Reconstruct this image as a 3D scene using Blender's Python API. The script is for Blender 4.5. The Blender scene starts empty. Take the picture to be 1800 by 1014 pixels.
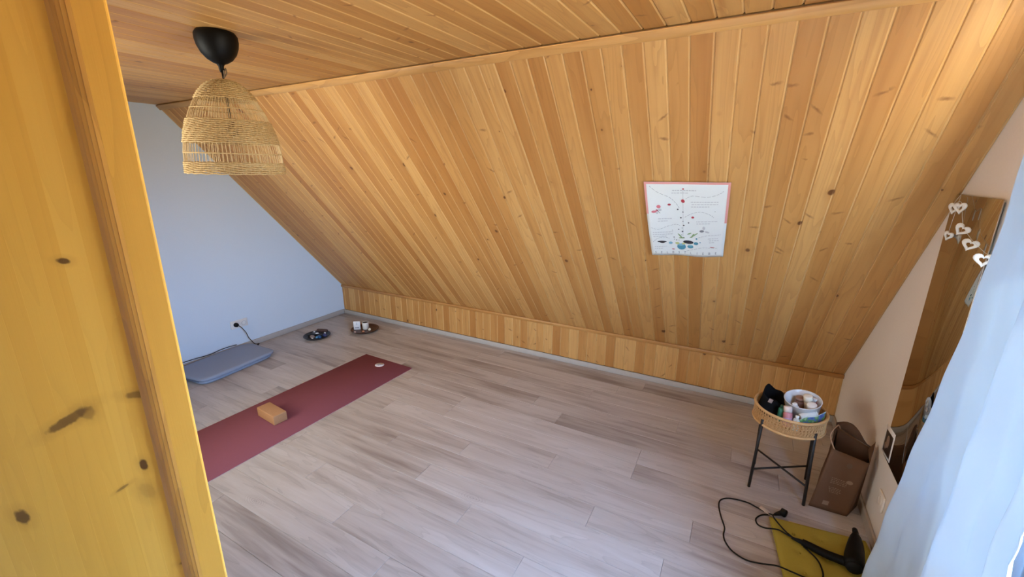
import bpy, bmesh, math, random
from mathutils import Vector, Matrix
random.seed(7)
C = bpy.context.scene.collection
PI = math.pi

# ------------------------------------------------------------------ camera
W, H1, YS, H = 5.046, 0.3696, 1.571, 2.257      # room width, knee height, slope run, ceiling height
YB = -3.66                                       # back wall
yaw, pitch, roll = -0.5031, 0.275, -0.003
f = Vector((math.sin(yaw)*math.cos(pitch), math.cos(yaw)*math.cos(pitch), -math.sin(pitch)))
r = Vector((math.cos(yaw), -math.sin(yaw), 0)); u = r.cross(f)
r2 = math.cos(roll)*r + math.sin(roll)*u; u2 = -math.sin(roll)*r + math.cos(roll)*u
cam = bpy.data.cameras.new('camera'); cam_ob = bpy.data.objects.new('camera', cam); C.objects.link(cam_ob)
m = Matrix((r2, u2, -f)).transposed().to_4x4(); m.translation = Vector((4.3043, -3.4132, 1.7402))
cam_ob.matrix_world = m
cam.sensor_width = 36; cam.lens = 36*739.3/1800; cam.clip_start = 0.02
bpy.context.scene.camera = cam_ob

# ------------------------------------------------------------------ world, light, exposure
sc = bpy.context.scene
sc.view_settings.view_transform = 'Standard'; sc.view_settings.look = 'None'
sc.view_settings.gamma = 1; sc.view_settings.use_curve_mapping = False
sc.view_settings.exposure = 0.28
wd = bpy.data.worlds.new('sky'); sc.world = wd; wd.use_nodes = True
nt = wd.node_tree; nt.nodes.clear()
out = nt.nodes.new('ShaderNodeOutputWorld'); bg = nt.nodes.new('ShaderNodeBackground')
tc = nt.nodes.new('ShaderNodeTexCoord'); sp = nt.nodes.new('ShaderNodeSeparateXYZ'); rp = nt.nodes.new('ShaderNodeValToRGB')
mr = nt.nodes.new('ShaderNodeMapRange'); mr.inputs[1].default_value = -1; mr.inputs[2].default_value = 1
nt.links.new(tc.outputs['Generated'], sp.inputs[0]); nt.links.new(sp.outputs[2], mr.inputs[0])
nt.links.new(mr.outputs[0], rp.inputs[0]); nt.links.new(rp.outputs[0], bg.inputs[0]); nt.links.new(bg.outputs[0], out.inputs[0])
cr = rp.color_ramp
cr.elements[0].position = 0; cr.elements[0].color = (.42, .37, .29, 1)
cr.elements[1].position = 1; cr.elements[1].color = (.36, .62, 1.3, 1)
for p_, c_ in ((.49, (.42, .37, .29, 1)), (.52, (.55, .88, 1.42, 1)), (.62, (.48, .85, 1.5, 1))):
    e = cr.elements.new(p_); e.color = c_
bg.inputs[1].default_value = 37.0
WY0, WY1, WZ0, WZ1, WT = -1.66, -2.95, 0.06, 2.08, 0.28       # balcony door opening and wall thickness
pl = bpy.data.lights.new('daylight_portal', 'AREA'); pl.shape = 'RECTANGLE'; pl.size = WZ1-WZ0; pl.size_y = WY0-WY1
pl.cycles.is_portal = True
po = bpy.data.objects.new('daylight_portal', pl); C.objects.link(po)
sun = bpy.data.lights.new('sun', 'SUN'); sun.energy = 25; sun.angle = math.radians(.6); sun.color = (1, .93, .82)
su = bpy.data.objects.new('sun', sun); C.objects.link(su); su.location = (9, -3, 8)
su.rotation_euler = Vector((-.52, -.10, -.85)).to_track_quat('-Z', 'Y').to_euler()
po.location = (W+WT+.02, (WY0+WY1)/2, (WZ0+WZ1)/2); po.rotation_euler = (0, PI/2, 0)

# warm fill light added at the back wall behind the viewer, no lamp there
al = bpy.data.lights.new('rear_fill_light', 'AREA'); al.shape = 'RECTANGLE'; al.spread = math.radians(118); al.size = 1.6; al.size_y = 1.5; al.energy = 34; al.color = (1, .98, .86)
ao = bpy.data.objects.new('rear_fill_light', al); C.objects.link(ao); ao.location = (1.75, -3.58, 1.3); ao.rotation_euler = (PI/2, 0, -.27)

# ------------------------------------------------------------------ materials
def new_mat(name):
    mt = bpy.data.materials.new(name); mt.use_nodes = True
    return mt, mt.node_tree, mt.node_tree.nodes['Principled BSDF']
def N(nt, t, **k):
    n = nt.nodes.new('ShaderNode'+t)
    for a, b in k.items(): setattr(n, a, b)
    return n
def ln(nt, a, b): nt.links.new(a, b)
def math_(nt, op, a, b=None, clamp=False):
    n = N(nt, 'Math', operation=op); n.use_clamp = clamp
    for i, v in enumerate((a, b)):
        if v is None: continue
        if hasattr(v, 'is_linked'): ln(nt, v, n.inputs[i])
        else: n.inputs[i].default_value = v
    return n.outputs[0]
def mixc(nt, fac, a, b, mode='MIX'):
    n = N(nt, 'Mix', data_type='RGBA', blend_type=mode)
    for i, v in ((0, fac), (6, a), (7, b)):
        if hasattr(v, 'is_linked'): ln(nt, v, n.inputs[i])
        elif i == 0: n.inputs[0].default_value = v
        else: n.inputs[i].default_value = (*v, 1)
    return n.outputs[2]
def ramp(nt, fac, pts):
    n = N(nt, 'ValToRGB'); ln(nt, fac, n.inputs[0]); c = n.color_ramp
    c.elements[0].position = pts[0][0]; c.elements[1].position = pts[-1][0]
    for p in pts[1:-1]: c.elements.new(p[0])
    for e, p in zip(c.elements, pts):
        e.color = (*p[1], 1) if hasattr(p[1], '__len__') else (p[1],)*3+(1,)
    return n.outputs[0]
def local_vec(nt, axis, rnd=37.0):
    """texture vector: x across, y along the grain; shifted per object"""
    t = N(nt, 'TexCoord'); oi = N(nt, 'ObjectInfo'); s = N(nt, 'SeparateXYZ'); ln(nt, t.outputs['Object'], s.inputs[0])
    cx = N(nt, 'CombineXYZ')
    order = {'x': (1, 0, 2), 'y': (0, 1, 2), 'z': (1, 2, 0)}[axis]
    R = math_(nt, 'MULTIPLY', oi.outputs['Random'], rnd)
    R2 = math_(nt, 'MULTIPLY', math_(nt, 'FRACT', math_(nt, 'MULTIPLY', oi.outputs['Random'], 91.7)), rnd)
    ln(nt, math_(nt, 'ADD', s.outputs[order[0]], R), cx.inputs[0])
    ln(nt, math_(nt, 'ADD', s.outputs[order[1]], R2), cx.inputs[1])
    ln(nt, math_(nt, 'MULTIPLY', s.outputs[order[2]], 1.0), cx.inputs[2])
    return cx.outputs[0], oi.outputs['Random'], t.outputs['Object']
def scaled(nt, v, s):
    mp = N(nt, 'Mapping'); ln(nt, v, mp.inputs[0]); mp.inputs['Scale'].default_value = s; return mp.outputs[0]
def noise(nt, v, s=1, d=2, rough=.5, dist=0):
    n = N(nt, 'TexNoise'); ln(nt, v, n.inputs['Vector']); n.inputs['Scale'].default_value = s
    n.inputs['Detail'].default_value = d; n.inputs['Roughness'].default_value = rough; n.inputs['Distortion'].default_value = dist
    return n.outputs[0]
def bump(nt, b, h, strength=.3, dist=.002):
    n = N(nt, 'Bump'); n.inputs['Strength'].default_value = strength; n.inputs['Distance'].default_value = dist
    ln(nt, h, n.inputs['Height']); ln(nt, n.outputs[0], b.inputs['Normal'])

def pine(name, axis='y', base=(.58, .305, .096), light=(.66, .38, .135), dark=(.45, .20, .052), rough=.42,
         knots=True, kd=1.0, grain=1.0, special=None, spread=1.0):
    mt, nt, b = new_mat(name)
    v, rnd, ob = local_vec(nt, axis)
    g1 = noise(nt, scaled(nt, v, (11, .9, 1)), 1, 2, .5, .3)
    rings = math_(nt, 'FRACT', math_(nt, 'MULTIPLY', g1, 9))
    ring = math_(nt, 'POWER', rings, 3)
    fine = noise(nt, scaled(nt, v, (260, 5, 1)), 1, 3, .6)
    broad = noise(nt, scaled(nt, v, (5, .5, 1)), 1, 2)
    tone = math_(nt, 'ADD', math_(nt, 'MULTIPLY', math_(nt, 'SUBTRACT', math_(nt, 'FRACT', math_(nt, 'MULTIPLY', rnd, 17.3)), .5), .76*spread), broad)
    col = ramp(nt, tone, ((.12, dark), (.5, base), (.9, light)))
    stk = noise(nt, scaled(nt, v, (26, .55, 1)), 1, 2, .55)
    stk = math_(nt, 'MULTIPLY', math_(nt, 'SUBTRACT', stk, .54, True), 4.0, True)
    col = mixc(nt, math_(nt, 'MULTIPLY', stk, .6*grain), col, (.36, .14, .035))
    col = mixc(nt, math_(nt, 'MULTIPLY', ring, .30*grain), col, tuple(c*.62 for c in dark))
    col = mixc(nt, math_(nt, 'MULTIPLY', fine, .32*grain), col, tuple(c*.8 for c in dark))
    h = fine
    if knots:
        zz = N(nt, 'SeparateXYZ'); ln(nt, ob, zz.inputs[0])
        col = mixc(nt, math_(nt, 'MULTIPLY', math_(nt, 'LESS_THAN', zz.outputs[2], -.0005), .34), col, (.86, .60, .27))  # recessed tongue is the same wood; the light it catches is mixed into the colour
        vor = N(nt, 'TexVoronoi', feature='F1'); vor.inputs['Scale'].default_value = 1; vor.inputs['Randomness'].default_value = 1
        wob = N(nt, 'Mix', data_type='VECTOR')
        sv = scaled(nt, v, (8.2*kd, 6.4*kd, 0)); ln(nt, sv, vor.inputs['Vector'])
        cs = N(nt, 'SeparateColor'); ln(nt, vor.outputs['Color'], cs.inputs[0])
        rad = math_(nt, 'MULTIPLY', math_(nt, 'POWER', cs.outputs[0], 2.6), .135)
        wobn = noise(nt, scaled(nt, v, (90, 60, 1)), 1, 2)
        dd = math_(nt, 'ADD', vor.outputs['Distance'], math_(nt, 'MULTIPLY', math_(nt, 'SUBTRACT', wobn, .5), .03))
        ins = math_(nt, 'SUBTRACT', 1.0, math_(nt, 'DIVIDE', dd, math_(nt, 'ADD', rad, .012)), True)
        k = math_(nt, 'MULTIPLY', ins, 3.0, True)
        gate = math_(nt, 'GREATER_THAN', cs.outputs[1], .12)
        k = math_(nt, 'MULTIPLY', k, gate)
        # halo of swirling grain round the knot
        halo = math_(nt, 'SUBTRACT', 1.0, math_(nt, 'DIVIDE', dd, math_(nt, 'MULTIPLY', math_(nt, 'ADD', rad, .01), 3.0)), True)
        halo = math_(nt, 'MULTIPLY', halo, gate)
        col = mixc(nt, math_(nt, 'MULTIPLY', halo, .42), col, tuple(c*.75 for c in dark))
        col = mixc(nt, math_(nt, 'MULTIPLY', k, .86), col, (.10, .032, .010))
        # short cross-grain streaks (branch scars)
        v2 = N(nt, 'TexVoronoi', feature='F1'); v2.inputs['Scale'].default_value = 1
        ln(nt, scaled(nt, v, (11, 5.0, 0)), v2.inputs['Vector'])
        c2 = N(nt, 'SeparateColor'); ln(nt, v2.outputs['Color'], c2.inputs[0])
        dx = N(nt, 'SeparateXYZ')
        sb = N(nt, 'VectorMath', operation='SUBTRACT'); ln(nt, scaled(nt, v, (11, 5.0, 0)), sb.inputs[0]); ln(nt, v2.outputs['Position'], sb.inputs[1])
        ln(nt, sb.outputs[0], dx.inputs[0])
        ex = math_(nt, 'MULTIPLY', dx.outputs[0], 3.2); ey = math_(nt, 'MULTIPLY', math_(nt, 'ADD', math_(nt, 'ADD', dx.outputs[1], math_(nt, 'MULTIPLY', math_(nt, 'SUBTRACT', wobn, .5), .07)), math_(nt, 'MULTIPLY', dx.outputs[0], math_(nt, 'SUBTRACT', c2.outputs[1], .5))), 20)
        q = math_(nt, 'SQRT', math_(nt, 'ADD', math_(nt, 'MULTIPLY', ex, ex), math_(nt, 'MULTIPLY', ey, ey)))
        s_ = math_(nt, 'SUBTRACT', 1.0, q, True)
        s_ = math_(nt, 'MULTIPLY', s_, math_(nt, 'GREATER_THAN', c2.outputs[0], .82))
        col = mixc(nt, math_(nt, 'MULTIPLY', s_, .8), col, (.17, .062, .018))
    if special:
        so = N(nt, 'SeparateXYZ'); ln(nt, ob, so.inputs[0])
        wn = noise(nt, scaled(nt, ob, (1, 70, 70)), 1, 2)
        for (cy, cz, ry, rz, ang, cdk) in special:
            a = math_(nt, 'SUBTRACT', so.outputs[1], cy); c = math_(nt, 'SUBTRACT', so.outputs[2], cz)
            ca, sa = math.cos(ang), math.sin(ang)
            e1 = math_(nt, 'ADD', math_(nt, 'MULTIPLY', a, ca/ry), math_(nt, 'MULTIPLY', c, sa/ry))
            e2 = math_(nt, 'ADD', math_(nt, 'MULTIPLY', a, -sa/rz), math_(nt, 'MULTIPLY', c, ca/rz))
            q = math_(nt, 'SQRT', math_(nt, 'ADD', math_(nt, 'MULTIPLY', e1, e1), math_(nt, 'MULTIPLY', e2, e2)))
            q = math_(nt, 'ADD', q, math_(nt, 'MULTIPLY', math_(nt, 'SUBTRACT', wn, .5), .7))
            hal = math_(nt, 'MULTIPLY', math_(nt, 'SUBTRACT', 1.0, math_(nt, 'DIVIDE', q, 2.1), True), .35)
            col = mixc(nt, hal, col, (.22, .10, .02))
            core = math_(nt, 'MULTIPLY', math_(nt, 'SUBTRACT', 1.0, q, True), 3.0, True)
            col = mixc(nt, math_(nt, 'MULTIPLY', core, cdk), col, (.085, .035, .012))
    ln(nt, col, b.inputs['Base Color']); b.inputs['Roughness'].default_value = rough
    b.inputs['Specular IOR Level'].default_value = .35
    bump(nt, b, h, .12, .0015)
    return mt

def floor_mat():
    mt, nt, b = new_mat('grey_oak_laminate')
    v, rnd, ob = local_vec(nt, 'x', 53)
    g = noise(nt, scaled(nt, v, (7.5, .85, 1)), 1, 3, .55, .6)
    g2 = noise(nt, scaled(nt, v, (22, 1.6, 1)), 1, 3, .6, .4)
    fine = noise(nt, scaled(nt, v, (230, 9, 1)), 1, 3, .6)
    sw = math_(nt, 'FRACT', math_(nt, 'MULTIPLY', g, 8))
    line = math_(nt, 'POWER', sw, 5)
    tone = math_(nt, 'ADD', math_(nt, 'MULTIPLY', g, .6), math_(nt, 'MULTIPLY', g2, .5))
    tone = math_(nt, 'ADD', tone, math_(nt, 'MULTIPLY', math_(nt, 'SUBTRACT', math_(nt, 'FRACT', math_(nt, 'MULTIPLY', rnd, 23.1)), .5), .16))
    col = ramp(nt, tone, ((.32, (.25, .20, .17)), (.45, (.41, .35, .305)), (.55, (.51, .45, .40)), (.74, (.60, .545, .50))))
    col = mixc(nt, math_(nt, 'MULTIPLY', line, .28), col, (.24, .22, .19))
    col = mixc(nt, math_(nt, 'MULTIPLY', fine, .22), col, (.30, .245, .21))
    vk = N(nt, 'TexVoronoi', feature='F1'); vk.inputs['Scale'].default_value = 1; ln(nt, scaled(nt, v, (6.5, 2.6, 0)), vk.inputs['Vector'])
    ck_ = N(nt, 'SeparateColor'); ln(nt, vk.outputs['Color'], ck_.inputs[0])
    dk_ = math_(nt, 'ADD', vk.outputs['Distance'], math_(nt, 'MULTIPLY', math_(nt, 'SUBTRACT', g2, .5), .10))
    rg_ = math_(nt, 'POWER', math_(nt, 'FRACT', math_(nt, 'MULTIPLY', dk_, 22)), 2)
    mk_ = math_(nt, 'MULTIPLY', math_(nt, 'SUBTRACT', 1.0, math_(nt, 'MULTIPLY', dk_, 3.6), True), math_(nt, 'GREATER_THAN', ck_.outputs[0], .80))
    col = mixc(nt, math_(nt, 'MULTIPLY', math_(nt, 'MULTIPLY', rg_, mk_), .7), col, (.22, .175, .15))
    ln(nt, col, b.inputs['Base Color']); b.inputs['Roughness'].default_value = .36
    b.inputs['Specular IOR Level'].default_value = .5
    bump(nt, b, fine, .08, .001)
    return mt

def plain(name, col, rough=.6, metal=0, var=0, scale=60, bmp=0, spec=.4, trans=0, sheen=0):
    mt, nt, b = new_mat(name)
    b.inputs['Roughness'].default_value = rough; b.inputs['Metallic'].default_value = metal
    b.inputs['Specular IOR Level'].default_value = spec
    if sheen: b.inputs['Sheen Weight'].default_value = sheen
    if trans: b.inputs['Transmission Weight'].default_value = trans
    t = N(nt, 'TexCoord')
    n = noise(nt, t.outputs['Object'], scale, 3, .6)
    c = mixc(nt, n, tuple(max(0, x*(1-var)) for x in col), tuple(min(1, x*(1+var)) for x in col))
    ln(nt, c, b.inputs['Base Color'])
    if bmp: bump(nt, b, n, bmp, .002)
    return mt

M = {}
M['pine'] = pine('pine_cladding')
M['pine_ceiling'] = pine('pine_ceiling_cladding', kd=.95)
M['pine_x'] = pine('pine_trim', 'x', knots=False, grain=1.2)
KN = []
def dk(y, z): return (y+3.11, z)
for (y, z, ry, rz, ang, cd) in ((-.1465, 1.602, .0085, .0045, 0, .9), (-.3224, 1.131, .011, .013, 0, .85), (-.107, 1.222, .0065, .0095, 0, .95),
                                (-.206, 1.321, .037, .0070, .555, .75), (-.089, 1.364, .017, .0060, .1, .6), (-.076, .994, .012, .0045, .35, .7),
                                (-.151, 1.176, .013, .0022, .6, .55), (-.112, 1.165, .012, .014, .2, .14), (-.175, 1.335, .012, .011, 0, .35)):
    KN.append((y, z, ry*1.3, rz*1.35, ang, cd))
M['pine_door'] = pine('lacquered_pine_door', 'z', base=(.66, .345, .055), light=(.72, .40, .075), dark=(.60, .29, .040), rough=.35,
                      knots=False, grain=.35, special=KN, spread=.3)
M['pine_stile'] = pine('lacquered_pine_stile', 'z', base=(.64, .33, .055), light=(.68, .37, .07), dark=(.58, .28, .045), rough=.33, knots=False, grain=.8, spread=.3)
M['pine_mould'] = pine('lacquered_pine_moulding', 'z', base=(.54, .26, .05), light=(.6, .31, .07), dark=(.44, .19, .035), rough=.4, knots=False, grain=1.4, spread=.3)
M['floor'] = floor_mat()
M['white_wall'] = plain('white_painted_wallpaper', (.84, .755, .655), .85, var=.03, scale=90, bmp=.25, spec=.2)
M['white_left'] = plain('white_wallpaper_skylight_tint', (.67, .78, .89), .85, var=.02, scale=90, bmp=.2, spec=.2)  # white wall with the blue light from the window put into its colour
M['skirting'] = plain('grey_white_skirting', (.46, .43, .40), .5, var=.06, scale=30)
M['grey_frame'] = plain('grey_window_frame', (.14, .16, .20), .4)
M['skirting_tan'] = plain('beige_skirting', (.42, .35, .28), .5, var=.06, scale=30)
M['dark_gap'] = plain('dark_gap', (.05, .035, .02), .9)
M['black_plastic'] = plain('black_plastic', (.003, .003, .003), .5, spec=.15)
M['black_rubber'] = plain('black_rubber', (.006, .006, .006), .6, spec=.2)
M['black_metal'] = plain('black_powder_coated_metal', (.012, .010, .010), .45)
M['seagrass'] = plain('seagrass', (.60, .42, .19), .7, var=.5, scale=120)
M['seagrass_light'] = plain('seagrass_light', (.68, .50, .26), .7, var=.3, scale=90)
M['rattan'] = plain('rattan', (.62, .36, .15), .5, var=.2, scale=60)
M['mat_rose'] = plain('dusty_rose_foam', (.25, .082, .098), .95, var=.08, scale=400, bmp=.2, spec=.05)
M['mat_edge'] = plain('pale_rose_foam_edge', (.62, .42, .40), .8)
M['cork'] = plain('cork', (.46, .24, .11), .8, var=.25, scale=260, bmp=.4, spec=.2)
M['blue_cloth'] = plain('blue_grey_cloth', (.29, .34, .44), .9, var=.06, scale=300, bmp=.3, spec=.15)
M['blue_cloth_dark'] = plain('dark_blue_grey_cloth', (.12, .16, .23), .9, var=.15, scale=120, spec=.15)
M['white_plastic'] = plain('white_plastic', (.80, .79, .76), .35)
M['paper'] = plain('poster_paper', (.74, .78, .76), .55, var=.02, scale=30)
M['pink_paper'] = plain('pink_poster_border', (.72, .33, .30), .6)
M['mustard'] = plain('mustard_cotton', (.37, .285, .045), .9, var=.12, scale=350, bmp=.4, spec=.15)
M['kraft'] = plain('brown_kraft_paper', (.135, .066, .034), .8, var=.10, scale=14, bmp=.3, spec=.2)
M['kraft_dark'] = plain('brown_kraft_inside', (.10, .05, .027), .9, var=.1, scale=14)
M['dark_wood'] = plain('dark_wood_tray', (.085, .035, .018), .4, var=.3, scale=60)
M['black_tray'] = plain('black_tray', (.018, .016, .018), .35)
M['beige'] = plain('beige_label', (.60, .47, .36), .7)

def curtain_mat():
    mt, nt, b = new_mat('pale_blue_cotton_curtain')
    b.inputs['Base Color'].default_value = (.56, .65, .70, 1); b.inputs['Roughness'].default_value = .9
    b.inputs['Specular IOR Level'].default_value = .1
    t = N(nt, 'TexCoord'); s1 = noise(nt, scaled(nt, t.outputs['Object'], (900, 900, 60)), 1, 1); s2 = noise(nt, scaled(nt, t.outputs['Object'], (60, 60, 900)), 1, 1)
    h = math_(nt, 'ADD', s1, s2); bump(nt, b, h, .15, .001)
    tr = N(nt, 'BsdfTranslucent'); tr.inputs[0].default_value = (.60, .68, .74, 1)
    mx = N(nt, 'MixShader'); mx.inputs[0].default_value = .19
    ln(nt, b.outputs[0], mx.inputs[1]); ln(nt, tr.outputs[0], mx.inputs[2])
    ln(nt, mx.outputs[0], nt.nodes['Material Output'].inputs[0]); return mt
M['curtain'] = curtain_mat()
def glass_mat():
    mt, nt, b = new_mat('window_glass')
    tr = N(nt, 'BsdfTransparent'); tr.inputs[0].default_value = (.95, .97, .96, 1)
    gl = N(nt, 'BsdfGlossy'); gl.inputs['Roughness'].default_value = .01
    mx = N(nt, 'MixShader'); mx.inputs[0].default_value = .06; ln(nt, tr.outputs[0], mx.inputs[1]); ln(nt, gl.outputs[0], mx.inputs[2])
    ln(nt, mx.outputs[0], nt.nodes['Material Output'].inputs[0]); return mt
M['glass'] = glass_mat()
mm, nt_, b_ = new_mat('mirror_silver'); b_.inputs['Metallic'].default_value = 1; b_.inputs['Roughness'].default_value = .015
b_.inputs['Base Color'].default_value = (.40, .35, .28, 1); M['mirror'] = mm

# ------------------------------------------------------------------ mesh helpers
class MB:
    def __init__(s): s.v = []; s.f = []; s.sm = []
    def add(s, vs, fs, smooth=False):
        o = len(s.v); s.v += [tuple(x) for x in vs]; s.f += [tuple(i+o for i in q) for q in fs]; s.sm += [smooth]*len(fs); return s
    def box(s, x0, x1, y0, y1, z0, z1, mat=None):
        vs = [Vector((x, y, z)) for z in (z0, z1) for y in (y0, y1) for x in (x0, x1)]
        if mat is not None: vs = [mat @ q for q in vs]
        return s.add(vs, [(0, 2, 3, 1), (4, 5, 7, 6), (0, 1, 5, 4), (2, 6, 7, 3), (0, 4, 6, 2), (1, 3, 7, 5)])
    def bbox(s, x0, x1, y0, y1, z0, z1, b=.003, mat=None, seg=2):
        bm = bmesh.new(); bmesh.ops.create_cube(bm, size=1)
        for q in bm.verts: q.co = Vector(((x0+x1)/2+q.co.x*(x1-x0), (y0+y1)/2+q.co.y*(y1-y0), (z0+z1)/2+q.co.z*(z1-z0)))
        bmesh.ops.bevel(bm, geom=bm.edges[:], offset=b, segments=seg, affect='EDGES', profile=.5)
        if mat is not None: bmesh.ops.transform(bm, matrix=mat, verts=bm.verts)
        bm.verts.index_update(); s.add([q.co for q in bm.verts], [[v.index for v in fc.verts] for fc in bm.faces], True); bm.free(); return s
    def prism(s, poly, axis, a, b_):
        def P(p, t): return {'x': (t, p[0], p[1]), 'y': (p[0], t, p[1]), 'z': (p[0], p[1], t)}[axis]
        n = len(poly); vs = [P(p, a) for p in poly]+[P(p, b_) for p in poly]
        fs = [tuple(range(n))[::-1], tuple(range(n, 2*n))]+[(i, (i+1) % n, n+(i+1) % n, n+i) for i in range(n)]
        return s.add(vs, fs)
    def tube(s, pts, rad, seg=8, closed=False, cap=True):
        pts = [Vector(p) for p in pts]; n = len(pts); rs = rad if hasattr(rad, '__len__') else [rad]*n
        up = Vector((0, 0, 1)); rings = []; prev = None
        for i, p in enumerate(pts):
            if closed: t = pts[(i+1) % n]-pts[i-1]
            else: t = pts[min(i+1, n-1)]-pts[max(i-1, 0)]
            t.normalize()
            if prev is None:
                a = t.cross(up)
                if a.length < .1: a = t.cross(Vector((1, 0, 0)))
            else: a = prev - t*prev.dot(t)
            a.normalize(); prev = a; b2 = t.cross(a)
            rings.append([p+a*math.cos(2*PI*j/seg)*rs[i]+b2*math.sin(2*PI*j/seg)*rs[i] for j in range(seg)])
        vs = [q for rg in rings for q in rg]; fs = []
        for i in range(n if closed else n-1):
            k = (i+1) % n
            for j in range(seg): fs.append((i*seg+j, i*seg+(j+1) % seg, k*seg+(j+1) % seg, k*seg+j))
        if cap and not closed: fs += [tuple(range(seg)), tuple(range((n-1)*seg, n*seg))[::-1]]
        return s.add(vs, fs, True)
    def lathe(s, prof, c=(0, 0, 0), seg=32, mat=None, sc_=(1, 1)):
        vs = []; fs = []
        for (rd, z) in prof:
            for j in range(seg):
                q = Vector((c[0]+max(rd, 1e-4)*math.cos(2*PI*j/seg)*sc_[0], c[1]+max(rd, 1e-4)*math.sin(2*PI*j/seg)*sc_[1], c[2]+z)); vs.append(mat @ q if mat is not None else q)
        for i in range(len(prof)-1):
            for j in range(seg): fs.append((i*seg+j, i*seg+(j+1) % seg, (i+1)*seg+(j+1) % seg, (i+1)*seg+j))
        return s.add(vs, fs, True)
    def grid(s, fn, nu, nv, smooth=True):
        vs = [fn(i/nu, j/nv) for j in range(nv+1) for i in range(nu+1)]
        fs = [(j*(nu+1)+i, j*(nu+1)+i+1, (j+1)*(nu+1)+i+1, (j+1)*(nu+1)+i) for j in range(nv) for i in range(nu)]
        return s.add(vs, fs, smooth)
    def shell(s, fn, nu, nv, off):
        """a sheet with real thickness: fn gives the surface, off the offset vector"""
        off = Vector(off); a = len(s.v); s.grid(fn, nu, nv); b_ = len(s.v)
        s.grid(lambda p, q: Vector(fn(p, q))+off, nu, nv)
        w = nu+1; rim = [i for i in range(nu)]+[nu+j*w for j in range(nv)]+[nv*w+i for i in range(nu, 0, -1)]+[j*w for j in range(nv, 0, -1)]
        for i, q in enumerate(rim):
            k = rim[(i+1) % len(rim)]; s.f.append((a+q, b_+q, b_+k, a+k)); s.sm.append(False)
        return s
    def blob(s, c, rx, ry, rz, seed=0, mat=None, sub=2, amp=.18):
        bm = bmesh.new(); bmesh.ops.create_icosphere(bm, subdivisions=sub, radius=1); rg = random.Random(seed)
        ks = [(Vector((rg.uniform(-1, 1), rg.uniform(-1, 1), rg.uniform(-1, 1))).normalized(), rg.uniform(-amp, amp)) for _ in range(6)]
        for q in bm.verts:
            d = q.co.normalized(); k = 1+sum(a*max(0, d.dot(w))**2 for w, a in ks)
            q.co = Vector((c[0]+d.x*rx*k, c[1]+d.y*ry*k, c[2]+d.z*rz*k))
        if mat is not None: bmesh.ops.transform(bm, matrix=mat, verts=bm.verts)
        bm.verts.index_update(); s.add([q.co for q in bm.verts], [[v.index for v in fc.verts] for fc in bm.faces], True); bm.free(); return s
    def build(s, name, mat, parent=None, origin=None, fixn=True):
        me = bpy.data.meshes.new(name)
        o = bpy.data.objects.new(name, me); C.objects.link(o)
        off = Vector((0, 0, 0))
        if parent is not None:
            o.parent = parent; p = parent
            while p is not None: off += p.location; p = p.parent
        if origin is not None:
            o.location = Vector(origin)-off; off = Vector(origin)
        me.from_pydata([tuple(Vector(q)-off) for q in s.v], [], s.f); me.polygons.foreach_set('use_smooth', s.sm); me.update()
        if fixn:
            bm = bmesh.new(); bm.from_mesh(me); bmesh.ops.recalc_face_normals(bm, faces=bm.faces); bm.to_mesh(me); bm.free()
        me.materials.append(mat); return o
def tag(o, label=None, cat=None, group=None, kind=None):
    if label: o['label'] = label
    if cat: o['category'] = cat
    if group: o['group'] = group
    if kind: o['kind'] = kind
    return o
def thing(name, loc, label, cat, group=None, kind=None):
    o = bpy.data.objects.new(name, None); C.objects.link(o); o.location = loc; o.empty_display_size = .05
    return tag(o, label, cat, group, kind)
def bezpath(pts, n=8):
    """Catmull-Rom through points"""
    P = [Vector(p) for p in pts]; o = []
    for i in range(len(P)-1):
        a, b_, c, d = P[max(i-1, 0)], P[i], P[i+1], P[min(i+2, len(P)-1)]
        for k in range(n):
            t = k/n; o.append(.5*((2*b_)+(c-a)*t+(2*a-5*b_+4*c-d)*t*t+(3*b_-a-3*c+d)*t**3))
    o.append(P[-1]); return o
def frame(X, Y, Z, o): 
    q = Matrix((X, Y, Z)).transposed().to_4x4(); q.translation = o; return q

# ------------------------------------------------------------------ room shell
TB = .014                                   # cladding board thickness
sd = Vector((0, -YS, H-H1)).normalized()    # up the slope
sn = Vector((0, -(H-H1), -YS)).normalized() # slope normal, into the room
SL = math.hypot(YS, H-H1)
PITCH = .0855

floor_o = MB().box(-.02, W+.02, YB-.02, .02, -.12, -.0085).build('floor', M['dark_gap'])
tag(floor_o, 'grey-beige oak-look laminate floor of long planks', 'floor', kind='structure')
# planks along x
PL, PW = 1.37, .151
ends = {0: 3.30, 1: 3.911, 2: 2.543, 3: 3.45, 4: 2.9, 5: 2.425, 6: 2.807, 7: 3.208, 8: 2.231, 9: 2.65, 10: 3.053, -1: 3.05, -2: 4.08, -3: 3.4, -4: 2.2, -5: 3.75, -6: 2.75}
cache = {}
def plank_mesh(L, w):
    key = (round(L, 3), round(w, 3))
    if key in cache: return cache[key]
    g = .0006; b_ = .0011; h = .008
    x0, x1, y0, y1 = g, L-g, g, w-g
    vs = []
    for (z, i) in ((-h, 0), (-b_, 0), (0, b_)): vs += [(x0+i, y0+i, z), (x1-i, y0+i, z), (x1-i, y1-i, z), (x0+i, y1-i, z)]
    fs = [(8, 9, 10, 11)]
    for k in (0, 4):
        for j in range(4): fs.append((k+j, k+(j+1) % 4, k+4+(j+1) % 4, k+4+j))
    me = bpy.data.meshes.new('plank'); me.from_pydata(vs, [], fs); me.materials.append(M['floor']); cache[key] = me; return me
ytop = -.82
rows = []
k = -6
while True:
    y1 = ytop-.151*k+.0; y0 = y1-PW
    if y1 < YB: break
    rows.append((k, min(y1, -.001), max(y0, YB+.001))); k += 1
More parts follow.
